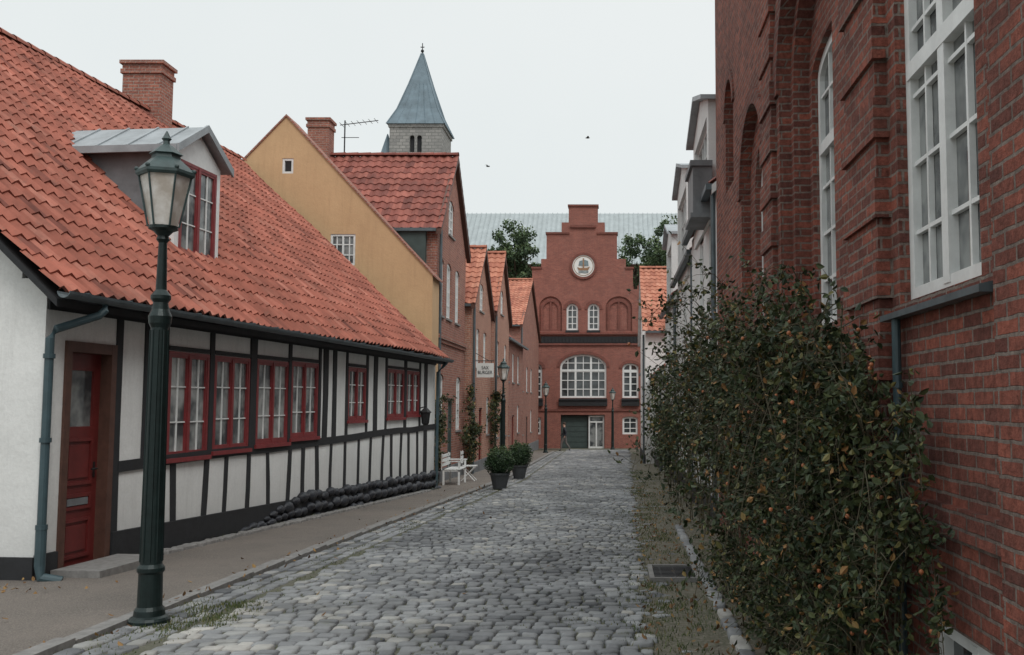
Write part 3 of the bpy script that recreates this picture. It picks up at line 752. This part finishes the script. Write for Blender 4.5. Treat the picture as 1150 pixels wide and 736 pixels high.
# ---------------------------------------------------------------- end building (stepped gable)
ye=70.; S=1100/ye
def ex(px): return (px-690)/S
def ez(py): return CZ+tph(py)*ye
FE=Fr((0,ye),(1,0),(0,-1))
th=thing('stepped_gable_building','red brick town building with stepped gable and round emblem','building',(ex(655),ye,gz(ye)))
prof=[(583,515),(583,346),(597,346),(597,302),(607,302),(607,291),(613,291),(613,263),(630,263),(630,250),(638,250),(638,232),(671,232),(671,250),(679,250),(679,263),(693,263),(693,291),(703,291),(703,302),(711,302),(711,325),(718,325),(718,346),(728,346),(728,515)]
outer=[(ex(a),ez(q)) for a,q in prof]
WIN=[(591,609,447,408,.35,2,5,2),(629,681,447,398,.9,6,5,3),(699,717,447,408,.35,2,5,2),(636,649,371,341,.42,2,4,1),(660,673,371,341,.42,2,4,1),(592,608,488,468,.15,2,3,1),(699,716,488,468,.15,2,3,1)]
holes=[outline(ex(a),ex(q),ez(bb),ez(t),ar) for a,q,bb,t,ar,_,_,_ in WIN]
gate=(ex(630),ex(679),gz(ye)-.2,ez(466))
blind=[(605,631,372,333,.8),(680,710,372,333,.8)]
bh=[outline(ex(a),ex(q),ez(bb),ez(t),ar) for a,q,bb,t,ar in blind]
gh=[outline(*gate)]
b=B(); b.poly(FE,outer,holes+bh+gh,-.15,0); b.poly(FE,outer,holes+gh,-.5,-.15); b.poly(FE,outer,[],-1.2,-.9)
b.box(FE,ex(583),ex(728),-14,-1.2,-2.5,ez(350))
wall=part('wall',b,BE,th)
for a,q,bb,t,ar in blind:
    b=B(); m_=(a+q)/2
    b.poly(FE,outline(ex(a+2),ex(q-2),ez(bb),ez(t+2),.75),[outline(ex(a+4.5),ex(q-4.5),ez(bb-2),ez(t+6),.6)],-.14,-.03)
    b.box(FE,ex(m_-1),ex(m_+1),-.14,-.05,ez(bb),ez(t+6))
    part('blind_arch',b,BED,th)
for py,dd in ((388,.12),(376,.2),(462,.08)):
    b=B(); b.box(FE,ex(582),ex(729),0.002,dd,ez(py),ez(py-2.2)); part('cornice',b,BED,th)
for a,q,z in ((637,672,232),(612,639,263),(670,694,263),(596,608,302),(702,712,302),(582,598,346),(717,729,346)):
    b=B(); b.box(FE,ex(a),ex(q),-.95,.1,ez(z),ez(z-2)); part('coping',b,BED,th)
b=B(); b.box(FE,ex(640),ex(669),.001,.15,ez(256),ez(253)); part('cornice',b,BED,th)
for a,q,bb,t,ar,_,_,_ in WIN[:5]:
    cc=(ex(a)+ex(q))/2; w=(ex(q)-ex(a))/2; zs=ez(t)-ar
    p1=[(cc+w*math.cos(math.pi*i/14),zs+ar*math.sin(math.pi*i/14)) for i in range(15)]
    p2=[(cc+(w+.22)*math.cos(math.pi*i/14),zs+(ar+.22)*math.sin(math.pi*i/14)) for i in range(15)][::-1]
    b=B(); b.poly(FE,p1+p2,[],.0,.06); part('arch_moulding',b,BED,th)
b=B()
b.box(FE,ex(583),ex(728),.001,.07,ez(386),ez(378))
for i in range(36): b.box(FE,ex(584+i*4),ex(586+i*4),.072,.13,ez(385),ez(379))
part('glazed_band',b,BLK,th)
for a,q in ((590,610),(628,682),(698,718)):
    b=B(); b.box(FE,ex(a),ex(q),.001,.22,ez(456),ez(449.8)); b.box(FE,ex(a),ex(q),.001,.3,ez(449.8),ez(447.5)); part('glazed_sill',b,BLK,th)
for a,q in ((635,650),(659,674)):
    b=B(); b.box(FE,ex(a),ex(q),.001,.2,ez(374),ez(371.2)); part('glazed_sill',b,BLK,th)
for a,q,bb,t,ar,cc,rr,nm in WIN:
    a0_,a1_=ex(a),ex(q); mu=tuple(a0_+(a1_-a0_)*i/nm for i in range(1,nm)) if nm>1 else ()
    window(th,FE,a0_,a1_,ez(bb),ez(t),-.12,cc,rr,WHT,GL,ar,.13,.06,.08,mull=mu,mm=.14,trans=(ez(t)-ar*1.0-.25,) if bb==447 else ())
b=B(); ec=(ex(655),ez(299)); r=14/S
def disc(r0,r1,d0,d1,m): 
    seg=32
    o=[(ec[0]+r1*math.cos(2*math.pi*i/seg),ec[1]+r1*math.sin(2*math.pi*i/seg)) for i in range(seg)]
    if r0>0: 
        h=[(ec[0]+r0*math.cos(2*math.pi*i/seg),ec[1]+r0*math.sin(2*math.pi*i/seg)) for i in range(seg)]; b.poly(FE,o,[h],d0,d1,m)
    else: b.poly(FE,o,[],d0,d1,m)
disc(r*.9,r*1.08,.0,.12,0); disc(0,r*.89,.002,.05,1); disc(r*.76,r*.8,.05,.07,2)
def pp(l): return [(ec[0]+x*r,ec[1]+z*r) for x,z in l]
b.poly(FE,pp([(-.5,-.1),(-.38,-.35),(.38,-.35),(.52,-.05),(.3,-.14),(-.3,-.16)]),[],.05,.1,2)
b.poly(FE,pp([(-.05,-.14),(.05,-.14),(.05,.62),(-.05,.62)]),[],.05,.1,2)
b.poly(FE,pp([(.07,.0),(.42,.02),(.36,.42),(.07,.5)]),[],.05,.09,3)
b.poly(FE,pp([(-.07,.0),(-.4,.05),(-.32,.4),(-.07,.46)]),[],.05,.09,3)
for z in (-.5,-.6): b.poly(FE,pp([(-.4,z),(-.13,z+.05),(.13,z),(.4,z+.05),(.4,z+.1),(.13,z+.05),(-.13,z+.1),(-.4,z+.05)]),[],.05,.08,3)
part('round_emblem',b,[BED,SIGN,GOLD,BLUEB],th,label='round pale emblem with a relief ship')
b=B(); b.box(FE,ex(630)+.01,ex(660),-.48,-.42,gz(ye)-.1,ez(467))
for i in range(6): b.box(FE,ex(631),ex(659),-.42,-.40,gz(ye)+.1+i*.37,gz(ye)+.36+i*.37)
part('gate',b,GRN,th,label='dark green garage gate')
b=B(); a,q=ex(661),ex(678.5)
b.poly(FE,outline(a,q,gz(ye),ez(467)),[outline(a+.1,(a+q)/2-.05,gz(ye)+.15,ez(467)-.5),outline((a+q)/2+.05,q-.1,gz(ye)+.15,ez(467)-.5),outline(a+.1,q-.1,ez(467)-.4,ez(467)-.1)],-.3,-.22)
dd=part('door',b,WHT,th,label='white glazed double door')
b=B(); b.box(FE,a+.05,q-.05,-.28,-.27,gz(ye)+.1,ez(467)-.05); part('glass_pane',b,GL2,th,dd)
b=B()
b.poly(WF,[(ex(600),ez(349)),(ex(654.5),ez(275)),(ex(713),ez(349))],[],ye+1.25,ye+14)
part('roof',b,TILED,th)

# ---------------------------------------------------------------- hall roof, church, trees
th=thing('long_hall','large building with long grey sheet metal roof','building',(-5,100,-1.6))
b=B(); b.box(WF,-16.5,8,95,110,-2,15.5); part('wall',b,BE,th)
b=B(); zt_=CZ+tph(240)*102; ze_=15.3
b.add([(-17.5,94,ze_),(7.5,94,ze_),(7.5,102,zt_),(-17.5,102,zt_),(-17.5,110.5,ze_),(7.5,110.5,ze_)],[(0,1,2,3),(3,2,5,4),(0,3,4),(1,5,2),(0,4,5,1)])
for i in range(50):
    x=-17.5+i*.5; b.add([(x-.03,94,ze_+.1),(x+.03,94,ze_+.1),(x+.03,102,zt_+.1),(x-.03,102,zt_+.1),(x-.03,94,ze_),(x+.03,94,ze_),(x+.03,102,zt_),(x-.03,102,zt_)],[(0,1,2,3),(0,3,7,4),(1,5,6,2)])
part('roof',b,COP,th)
th=thing('church_tower','square stone church tower with slender slate-blue spire','church tower',(-24.3,120,-1.6))
yt=120; Z=lambda p:CZ+tph(p)*yt; X=lambda p,q=120:kx(p,q)*yt
b=B(); x0,x1=X(438),X(497); w=x1-x0
Ft=Fr((0,yt),(1,0),(0,-1))
xm_=(x0+x1)/2
hs=[outline(xm_-.75+i*.9,xm_-.15+i*.9,Z(171),Z(152),.3) for i in range(2)]
b.poly(Ft,[(x0,-2),(x1,-2),(x1,Z(143)),(x0,Z(143))],hs,-.5,0)
b.box(WF,x0,x1,yt+.5,yt+w,-2,Z(143))
b.box(WF,x0-.15,x1+.15,yt-.15,yt+w+.15,Z(143),Z(139.5))
part('tower_wall',b,STN,th)
b=B(); b.box(Ft,xm_-.85,xm_+.85,-.45,-.4,Z(172),Z(151)); part('belfry_opening',b,BLK,th)
b=B(); cxm,cym=xm_,yt+w/2; h=w/2
def pyr(r,z): return [(cxm-r,cym-r,z),(cxm+r,cym-r,z),(cxm+r,cym+r,z),(cxm-r,cym+r,z)]
vs=pyr(h+.35,Z(139.5))+pyr(h*.78,Z(120))+pyr(h*.42,Z(88))+pyr(.12,Z(50))
fsx=[(0,1,2,3)]
for k in range(3):
    for i in range(4): j=(i+1)%4; fsx.append((k*4+i,k*4+j,k*4+4+j,k*4+4+i))
fsx.append((12,13,14,15)); b.add(vs,fsx)
for i in range(4):
    for k in range(3): b.tube([vs[k*4+i],vs[k*4+4+i]],.09,5)
for q in range(1,6):
    t=q/6
    for sd in range(4):
        pts=[Vector(vs[k*4+sd]).lerp(Vector(vs[k*4+(sd+1)%4]),t) for k in range(3)]
        b.tube(pts,.05,4)
sp=part('spire',b,SPI,th)
b=B(); b.tube([(cxm,cym,Z(51)),(cxm,cym,Z(38))],.06,6); b.ball((cxm,cym,Z(47)),.22); b.box(Fr((cxm,cym),(1,0),(0,1)),-.25,.25,-.03,.03,Z(43),Z(42)); part('finial',b,IRON,th,sp)
b=B(); q=X(432,160); b.lathe((q,yt+1.5,0),[(.8,-2),(.8,Z(174)),(1.0,Z(173)),(.65,Z(163)),(.06,Z(147))],8); part('stair_turret',b,SPI,th)

def tree(x,y,cz_,rad,n,label,rz=None):
    z0=gz(y); th=thing('tree',label,'tree',(x,y,z0)); rz=rz or rad
    b=B(); b.tube([(x,y,z0),(x+.1,y,z0+(cz_-z0)*.5),(x,y,cz_)],.38,10,r2=.14)
    for i in range(9):
        a=i*2.4; zz=cz_-rad*.9+R()*rad*.8; b.tube([(x,y,zz),(x+math.cos(a)*rad*.4,y+math.sin(a)*rad*.4,zz+rad*.3),(x+math.cos(a)*rad*.75,y+math.sin(a)*rad*.75,zz+rad*.45)],.12,6,r2=.03)
    part('trunk',b,TRK,th)
    b=B()
    cl=[]
    for i in range(46):
        v=Vector((random.gauss(0,1),random.gauss(0,1),random.gauss(0,1))).normalized()*U(.35,1.0)
        cl.append((Vector((x+v.x*rad,y+v.y*rad,cz_+v.z*rz)),U(.16,.34)*rad))
    for i in range(n):
        c_,r_=cl[i%46]; v=Vector((random.gauss(0,1),random.gauss(0,1),random.gauss(0,.8)))
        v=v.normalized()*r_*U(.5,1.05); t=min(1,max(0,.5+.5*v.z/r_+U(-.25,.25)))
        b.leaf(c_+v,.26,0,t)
    part('crown',b,TREE,th,fix=False)
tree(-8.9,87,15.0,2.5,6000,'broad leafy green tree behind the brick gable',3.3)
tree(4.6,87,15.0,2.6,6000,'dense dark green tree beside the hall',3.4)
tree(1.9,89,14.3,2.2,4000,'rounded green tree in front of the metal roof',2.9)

# ---------------------------------------------------------------- street lamps
def lamp(x,y):
    z=gz(y)+(.055 if x<Xp(y) else .03)
    return thing('street_lamp','dark green cast iron post lantern at the pavement edge' if y<20 else 'dark iron post lantern beside the street','street lamp',(x,y,z),'old lantern street lamps')
x,y=-3.92,8.42
th=lamp(x,y); z=bs(th).z
b=B()
b.lathe((x,y,z),[(.165,-.05),(.165,.04),(.15,.06),(.125,.075),(.12,.12),(.1,.15),(.095,.42),(.11,.44),(.11,.47),(.088,.5),(.083,1.2),(.072,2.5),(.09,2.54),(.095,2.6),(.07,2.66),(.06,2.72),(.082,2.75),(.082,2.78),(.045,2.83),(.038,3.1),(.034,3.24),(.055,3.27),(.045,3.3),(.08,3.34),(.12,3.36),(.12,3.385)],28)
for i in range(10):
    a=2*math.pi*i/10; b.tube([(x+math.cos(a)*r_,y+math.sin(a)*r_,z+h_) for r_,h_ in ((.088,.52),(.083,1.2),(.073,2.48))],.008,5)
post=part('post',b,LMP,th)
b=B(); 
for i in range(6):
    a=2*math.pi*i/6+.3; b.tube([(x+math.cos(a)*.125,y+math.sin(a)*.125,z+3.38),(x+math.cos(a)*.215,y+math.sin(a)*.215,z+3.84)],.009,6)
b.lathe((x,y,z+3.82),[(.225,0),(.24,.02),(.24,.045),(.185,.1),(.12,.16),(.115,.19),(.14,.2),(.095,.24),(.05,.28),(.028,.29),(.026,.32),(.042,.34),(.028,.36),(.005,.41)],6,rot=.3)
for i in range(6):
    a=2*math.pi*i/6+.3; b.ball((x+math.cos(a)*.23,y+math.sin(a)*.23,z+3.88),.02)
part('lantern_cap',b,plain('lantern_cap_iron',(.05,.085,.085),.5,.5,9,.2),th)
b=B(); b.lathe((x,y,z),[(.113,3.386),(.203,3.82)],6,rot=.3); part('lantern_glass',b,LG,th)
src=list(th.children)
for (xx,yy) in ((-4.3,38),(-4.05,58),(-.12,67)):
    t2=lamp(xx,yy)
    for o in src:
        o2=o.copy(); o2.parent=t2; col.objects.link(o2)

# ---------------------------------------------------------------- planters
def planter(x,y,hh,r):
    z=gz(y)+.05; th=thing('potted_shrub','clipped round boxwood in a dark tapered pot','potted plant',(x,y,z),'boxwood pots on the street edge')
    b=B(); b.lathe((x,y,z),[(.17,0),(.25,.36),(.27,.36),(.27,.41),(.23,.41),(.22,.35)],20,cap=False); b.lathe((x,y,z),[(.17,0),(.17,.005)],20); b.lathe((x,y,z+.36),[(.225,0),(.225,.01)],20)
    part('pot',b,POT,th)
    b=B(); c_=Vector((x,y,z+.41+r*.85))
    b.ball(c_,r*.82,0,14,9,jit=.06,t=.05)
    for i in range(3000):
        v=Vector((random.gauss(0,1),random.gauss(0,1),random.gauss(0,1))).normalized()
        q=r*(1+.35*noise.noise(v*3+Vector((x,y,0))))*U(.82,1.12)
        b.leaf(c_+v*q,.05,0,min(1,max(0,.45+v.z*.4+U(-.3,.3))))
    part('foliage',b,BOX,th,fix=False)
planter(-2.97,25.6,.4,.34); planter(-2.95,30.6,.4,.36)
th=thing('garden_bench','white slatted wooden bench with armrests by the wall','bench',(-4.55,27.6,gz(27.6)+.055))
z=gz(27.6)+.055; F=Fr((-4.7,27.0),(0,1),(1,0))
b=B()
for i in range(4): b.box(F,0,1.2,.05+i*.11,.14+i*.11,z+.42,z+.445)
b.box(F,.02,.06,.05,.47,z+.38,z+.42); b.box(F,1.14,1.18,.05,.47,z+.38,z+.42)
part('seat',b,WHT,th)
b=B()
for i in range(3): b.box(F,.0,1.2,-.02,.01,z+.52+i*.12,z+.60+i*.12)
b.box(F,.02,.07,-.04,-.02,z+.42,z+.86); b.box(F,1.13,1.18,-.04,-.02,z+.42,z+.86)
part('backrest',b,WHT,th)
for a in (0.02,1.13):
    for d in (.0,.42):
        b=B(); b.box(F,a,a+.05,d,d+.05,z,z+.64 if d else z+.41); part('leg',b,WHT,th)
    b=B(); b.box(F,a-.01,a+.06,.0,.5,z+.641,z+.67); part('armrest',b,WHT,th)
th=thing('garden_chair','white folding garden chair beside the bench','chair',(-4.3,29.2,gz(29.2)+.055))
z=gz(29.2)+.055; F=Fr((-4.5,29.0),(0,1),(1,0))
b=B()
for i in range(5): b.box(F,0,.42,.02+i*.085,.09+i*.085,z+.43,z+.45)
for a in (.02,.37): b.box(F,a,a+.03,.02,.43,z+.41,z+.43)
part('seat',b,WHT,th)
b=B(); 
for i in range(3): b.box(F,0,.42,-.02,.0,z+.52+i*.13,z+.6+i*.13)
for a in (.02,.37): b.box(F,a,a+.03,-.035,-.02,z+.45,z+.88)
part('backrest',b,WHT,th)
for a in (0,.38):
    b=B(); b.tube([F.p(a+.02,-.01,z+.43),F.p(a+.02,.4,z)],.015,6); part('leg',b,WHT,th)
    b=B(); b.tube([F.p(a+.02,.4,z+.43),F.p(a+.02,0,z)],.015,6); part('leg',b,WHT,th)
# projecting sign
ys_=33.6; th=thing('shop_sign','white projecting shop sign with dark lettering on brick facade','sign',(-4.85,ys_,2.9))
F=Fr((0,ys_),(1,0),(0,-1)); sx0,sx1=-4.72,-4.14; sz0,sz1=CZ+tph(424)*ys_,CZ+tph(408)*ys_
b=B(); b.box(F,sx0,sx1,-.03,.03,sz0,sz1); part('board',b,SIGN,th)
b=B(); b.tube([(-4.86,ys_,sz1+.08),(sx1,ys_,sz1+.08)],.015,6); b.tube([(-4.86,ys_,sz1+.4),(-4.3,ys_,sz1+.08)],.012,6)
for q in (sx0+.08,sx1-.08): b.tube([(q,ys_,sz1+.08),(q,ys_,sz1-.01)],.01,5)
part('bracket',b,IRON,th)
cu=bpy.data.curves.new('t','FONT'); cu.body='SAX\nBURGER'; cu.size=.16; cu.extrude=.004; cu.align_x='CENTER'; cu.align_y='CENTER'
to=bpy.data.objects.new('t',cu); col.objects.link(to); bpy.context.view_layer.update()
me=bpy.data.meshes.new_from_object(to.evaluated_get(bpy.context.evaluated_depsgraph_get())); bpy.data.objects.remove(to)
b=B(); b.add([F.p((sx0+sx1)/2+v.co.x*.85,.036+v.co.z,(sz0+sz1)/2+v.co.y) for v in me.vertices],[tuple(p.vertices) for p in me.polygons]); part('lettering',b,INK,th)

# ---------------------------------------------------------------- person
px_,py_=-3.1,61.5; pz=gz(py_)+.06
th=thing('person','person in dark jacket and taupe trousers walking across the street','person',(px_,py_,pz))
J=[('pel',0,0,.95,.15),('wai',0,0,1.12,.14),('che',.02,0,1.35,.17),('nec',.03,0,1.5,.065),('hd1',.05,0,1.6,.09),('hd2',.05,0,1.72,.085),
('sL',.02,-.18,1.42,.075),('eL',-.1,-.24,1.16,.05),('wL',-.02,-.24,.92,.035),('hL',.02,-.24,.84,.035),
('sR',.02,.18,1.42,.075),('eR',.06,.24,1.15,.05),('wR',.24,.22,.98,.035),('hR',.3,.21,.93,.035),
('tL',.02,-.09,.88,.105),('kL',.2,-.1,.5,.07),('aL',.22,-.1,.09,.045),('fL',.36,-.1,.03,.04),
('tR',-.02,.09,.88,.105),('kR',-.08,.1,.5,.07),('aR',-.34,.1,.16,.045),('fR',-.26,.1,.04,.04)]
E=[('pel','wai'),('wai','che'),('che','nec'),('nec','hd1'),('hd1','hd2'),('che','sL'),('sL','eL'),('eL','wL'),('wL','hL'),('che','sR'),('sR','eR'),('eR','wR'),('wR','hR'),('pel','tL'),('tL','kL'),('kL','aL'),('aL','fL'),('pel','tR'),('tR','kR'),('kR','aR'),('aR','fR')]
idx={j[0]:i for i,j in enumerate(J)}
me=bpy.data.meshes.new('p'); me.from_pydata([(-j[1],j[2],j[3]) for j in J],[(idx[a],idx[c_]) for a,c_ in E],[])
po=bpy.data.objects.new('p',me); col.objects.link(po)
sm=po.modifiers.new('s','SKIN'); sv=me.skin_vertices[0].data
for i,j in enumerate(J): sv[i].radius=(j[4],j[4]*(.8 if j[0] in('che','wai') else 1)); sv[i].use_root=(i==0)
su=po.modifiers.new('u','SUBSURF'); su.levels=1; su.render_levels=1
bpy.context.view_layer.update()
me2=bpy.data.meshes.new_from_object(po.evaluated_get(bpy.context.evaluated_depsgraph_get())); bpy.data.objects.remove(po)
me2.materials.clear()
for mm in (SKIN,CLO,TRO,BLK): me2.materials.append(mm)
for p in me2.polygons:
    c_=p.center; zz=c_.z
    hand=abs(c_.y)>.19 and zz<.95
    p.material_index=0 if zz>1.5 or hand else (1 if zz>.88 else (2 if zz>.1 else 3))
    p.use_smooth=True
bo=bpy.data.objects.new('body',me2); col.objects.link(bo); bo.parent=th
b=B(); b.ball((px_-.03,py_,pz+1.71),.105,sc=(1.05,.9,.95)); part('hair',b,HAIR,th)

for (x,y,z,a) in ((cx(660,155,45),45,cz(155,45),.3),(cx(548,187,50),50,cz(187,50),-.5)):
    th=thing('bird','small dark bird gliding in the pale sky','bird',(x,y,z),'birds in the sky')
    b=B(); b.ball((x,y,z),.045,0,8,6,(2.2,.8,.8)); part('body',b,BIRD,th)
    for sgn in (-1,1):
        b=B(); b.add([(x-.05,y,z),(x+.06,y,z),(x+.02,y+sgn*.12,z+.06),(x-.06,y+sgn*.24,z+.02),(x-.05,y+sgn*.1,z+.05)],[(0,1,2,4),(4,2,3)]); b.v=[Vector((x+(v.x-x)*math.cos(a)-(v.y-y)*math.sin(a),y+(v.x-x)*math.sin(a)+(v.y-y)*math.cos(a),v.z)) for v in b.v]; part('wing',b,BIRD,th)

# ---------------------------------------------------------------- climbing roses and shrubs
def rose(label,y0,y1,xa_,xb_,ztop,nst,twigs,leafn,ls,lean,name='rose_bush',mat=None,hips=0,rm=None,tl=1.0,hmin=.45,long_=0,tmin=.12,sy=.5,droop=.0,root=None):
    ym=(y0+y1)/2; th=thing(name,label,'shrub',((xa_+xb_)/2,ym,gz(ym)))
    sb=B(); lb=B(); hb=B()
    roots=[(U(xa_,xb_),U(y0,y1)) for _ in range(root)] if root else None
    for i in range(nst):
        lg=i<long_
        if roots:
            x,y=random.choice(roots); x+=random.gauss(0,.05); y+=random.gauss(0,.07)
            if rm is not None: x=min(x,rm)
        else: y=U(y0,y1); x=U(xa_,xb_)
        g_=gz(y)
        P0=Vector((x,y,g_)); h=(ztop-g_)*(U(.85,1.15) if lg else U(hmin,1.0))
        dx=-lean*(U(.8,1.6) if lg else U(-.3,.9)); dy=random.gauss(0,sy)
        P1=P0+Vector((dx*.1+random.gauss(0,.08),dy*.3,h*.7)); P2=P0+Vector((dx*.45,dy*.8,h*1.2)); P3=P0+Vector((dx*1.05,dy*1.25,h*(U(.5,1.0)-droop*R())))
        pts=[]
        for k in range(17):
            t=k/16; u=1-t; q=P0*u**3+P1*3*u*u*t+P2*3*u*t*t+P3*t**3
            q+=Vector((noise.noise(Vector((i,t*4,0))),noise.noise(Vector((i,t*4,7))),0))*.16*t
            if rm is not None and q.x>rm: q.x=rm
            pts.append(q)
        sb.tube(pts,.009,5,r2=.0022)
        for k in range(twigs if not lg else twigs*2//3):
            t=tmin+(1-tmin)*R()**.8
            q=pts[min(15,int(t*16))].lerp(pts[min(16,int(t*16)+1)],R())
            L_=tl*(U(.4,1.3) if R()<.85 else 2.0)
            e=q+Vector((U(-.24,.2),U(-.26,.26),U(-.2,.2)))*L_
            if rm is not None and e.x>rm: e.x=rm-U(0,.1)
            mm_=q.lerp(e,.5)+Vector((0,0,.03))
            sb.tube([q,mm_,e],.0032,3,r2=.0013)
            td=U(-.25,.25)
            for _ in range(int(leafn*U(.4,1.5))):
                s_=R()**.7; pp_=q.lerp(e,s_)+Vector((random.gauss(0,.028),random.gauss(0,.028),random.gauss(0,.028)))
                lb.leaf(pp_,ls,0,min(1,max(0,random.gauss(.42,.2)+td+(.42 if R()<.1 else 0))))
            if hips and R()<hips: hb.ball(e,.013,0,7,5)
    part('stems',sb,STEM,th,fix=False); part('leaves',lb,mat or LEAF,th,fix=False)
    if hips and hb.v:
        o=part('rose_hips',hb,HIP,th); o['kind']='stuff'
rose('tall sprawling rose bush with small leaves against brick wall',5.6,7.3,1.3,1.58,2.5,84,34,8,.05,.45,hips=.04,rm=1.6,long_=12,hmin=.25,tmin=.2,sy=.65,droop=.3,root=9)
rose('arching rose shrub spilling over the verge',7.6,9.6,1.4,1.6,2.7,40,28,8,.052,.6,hips=.04,rm=1.62,long_=16,tl=1.25,hmin=.35,tmin=.42,sy=.8,droop=.4,root=6)
rose('loose rose bush with long bare shoots',10.5,13.6,1.35,1.6,2.85,30,26,8,.058,.7,hips=.04,rm=1.62,long_=14,tl=1.4,hmin=.35,tmin=.4,sy=.9,droop=.4,root=6)
rose('leafy shrub beside the white house wall',15,18,1.3,1.6,2.8,18,22,9,.075,.55,rm=1.65,long_=6,tl=1.5,sy=.8,tmin=.25)
rose('leafy shrub at the foot of the houses',20,24,1.25,1.65,2.5,15,20,8,.09,.5,rm=1.7,long_=4,tl=1.5)
rose('green shrub against pale house',27,33,1.3,1.7,2.0,12,18,8,.11,.4,rm=1.75,tl=1.4)
rose('low weedy ground plants along the wall base',6.2,10.5,1.05,1.55,.25,90,7,7,.045,.12,name='low_shrub',tl=.6)
rose('climbing plant trained up the brick wall',27.0,27.6,-4.95,-4.85,2.6,8,26,9,.08,-.3,name='climbing_plant')
rose('climbing plant beside the doorway on brick wall',32.3,33.2,-4.8,-4.75,2.5,8,26,9,.09,-.2,name='climbing_plant')
rose('climbing plant on the orange brick house',38.0,38.8,-4.75,-4.6,2.4,6,22,9,.1,-.2,name='climbing_plant')

# ---------------------------------------------------------------- world, sun, camera
w=bpy.data.worlds.new('World'); scene.world=w; w.use_nodes=True; nt=w.node_tree; nt.nodes.clear()
o=N(nt,'ShaderNodeOutputWorld'); bg=N(nt,'ShaderNodeBackground'); nt.links.new(bg.outputs[0],o.inputs[0])
sky=N(nt,'ShaderNodeTexSky'); sky.sky_type='NISHITA'; sky.sun_disc=False; sky.sun_elevation=math.radians(50); sky.sun_rotation=math.radians(160); sky.dust_density=4
tc=N(nt,'ShaderNodeTexCoord'); sp_=N(nt,'ShaderNodeSeparateXYZ'); nt.links.new(tc.outputs['Generated'],sp_.inputs[0])
nz=N(nt,'ShaderNodeTexNoise'); nz.inputs['Scale'].default_value=1.6; nz.inputs['Detail'].default_value=5; nt.links.new(tc.outputs['Generated'],nz.inputs['Vector'])
cl=ramp(nt,nz.outputs['Fac'],[(.3,(7.9,8.45,8.45)),(.7,(8.7,9.05,9.0))])
gr=ramp(nt,sp_.outputs[2],[(0,.93),(.25,1.0),(1.0,1.0)])
c=mixc(nt,1.0,cl,gr,'MULTIPLY')
zen=N(nt,'ShaderNodeMapRange'); nt.links.new(sp_.outputs[2],zen.inputs[0]); zen.inputs[1].default_value=.4; zen.inputs[2].default_value=1; zen.inputs[3].default_value=1; zen.inputs[4].default_value=1.8
vm=N(nt,'ShaderNodeVectorMath',operation='SCALE'); nt.links.new(c,vm.inputs[0]); nt.links.new(zen.outputs[0],vm.inputs['Scale'])
c=mixc(nt,.94,sky.outputs[0],vm.outputs[0])
nt.links.new(c,bg.inputs[0]); bg.inputs[1].default_value=.1
sl_=bpy.data.lights.new('sun','SUN'); sl_.energy=1.2; sl_.angle=math.radians(25); sl_.color=(1,.98,.95)
so=bpy.data.objects.new('sun',sl_); col.objects.link(so)
dirv=Vector((.45,-.75,1.05)).normalized(); so.rotation_euler=dirv.to_track_quat('Z','Y').to_euler()
cam=bpy.data.cameras.new('camera'); cam.lens=36*1100/1150; cam.sensor_width=36; cam.shift_x=-115/1150; cam.clip_end=3000; cam.clip_start=.05
co=bpy.data.objects.new('camera',cam); col.objects.link(co); co.location=(0,0,CZ); co.rotation_euler=(math.pi/2+TH,0,0); scene.camera=co
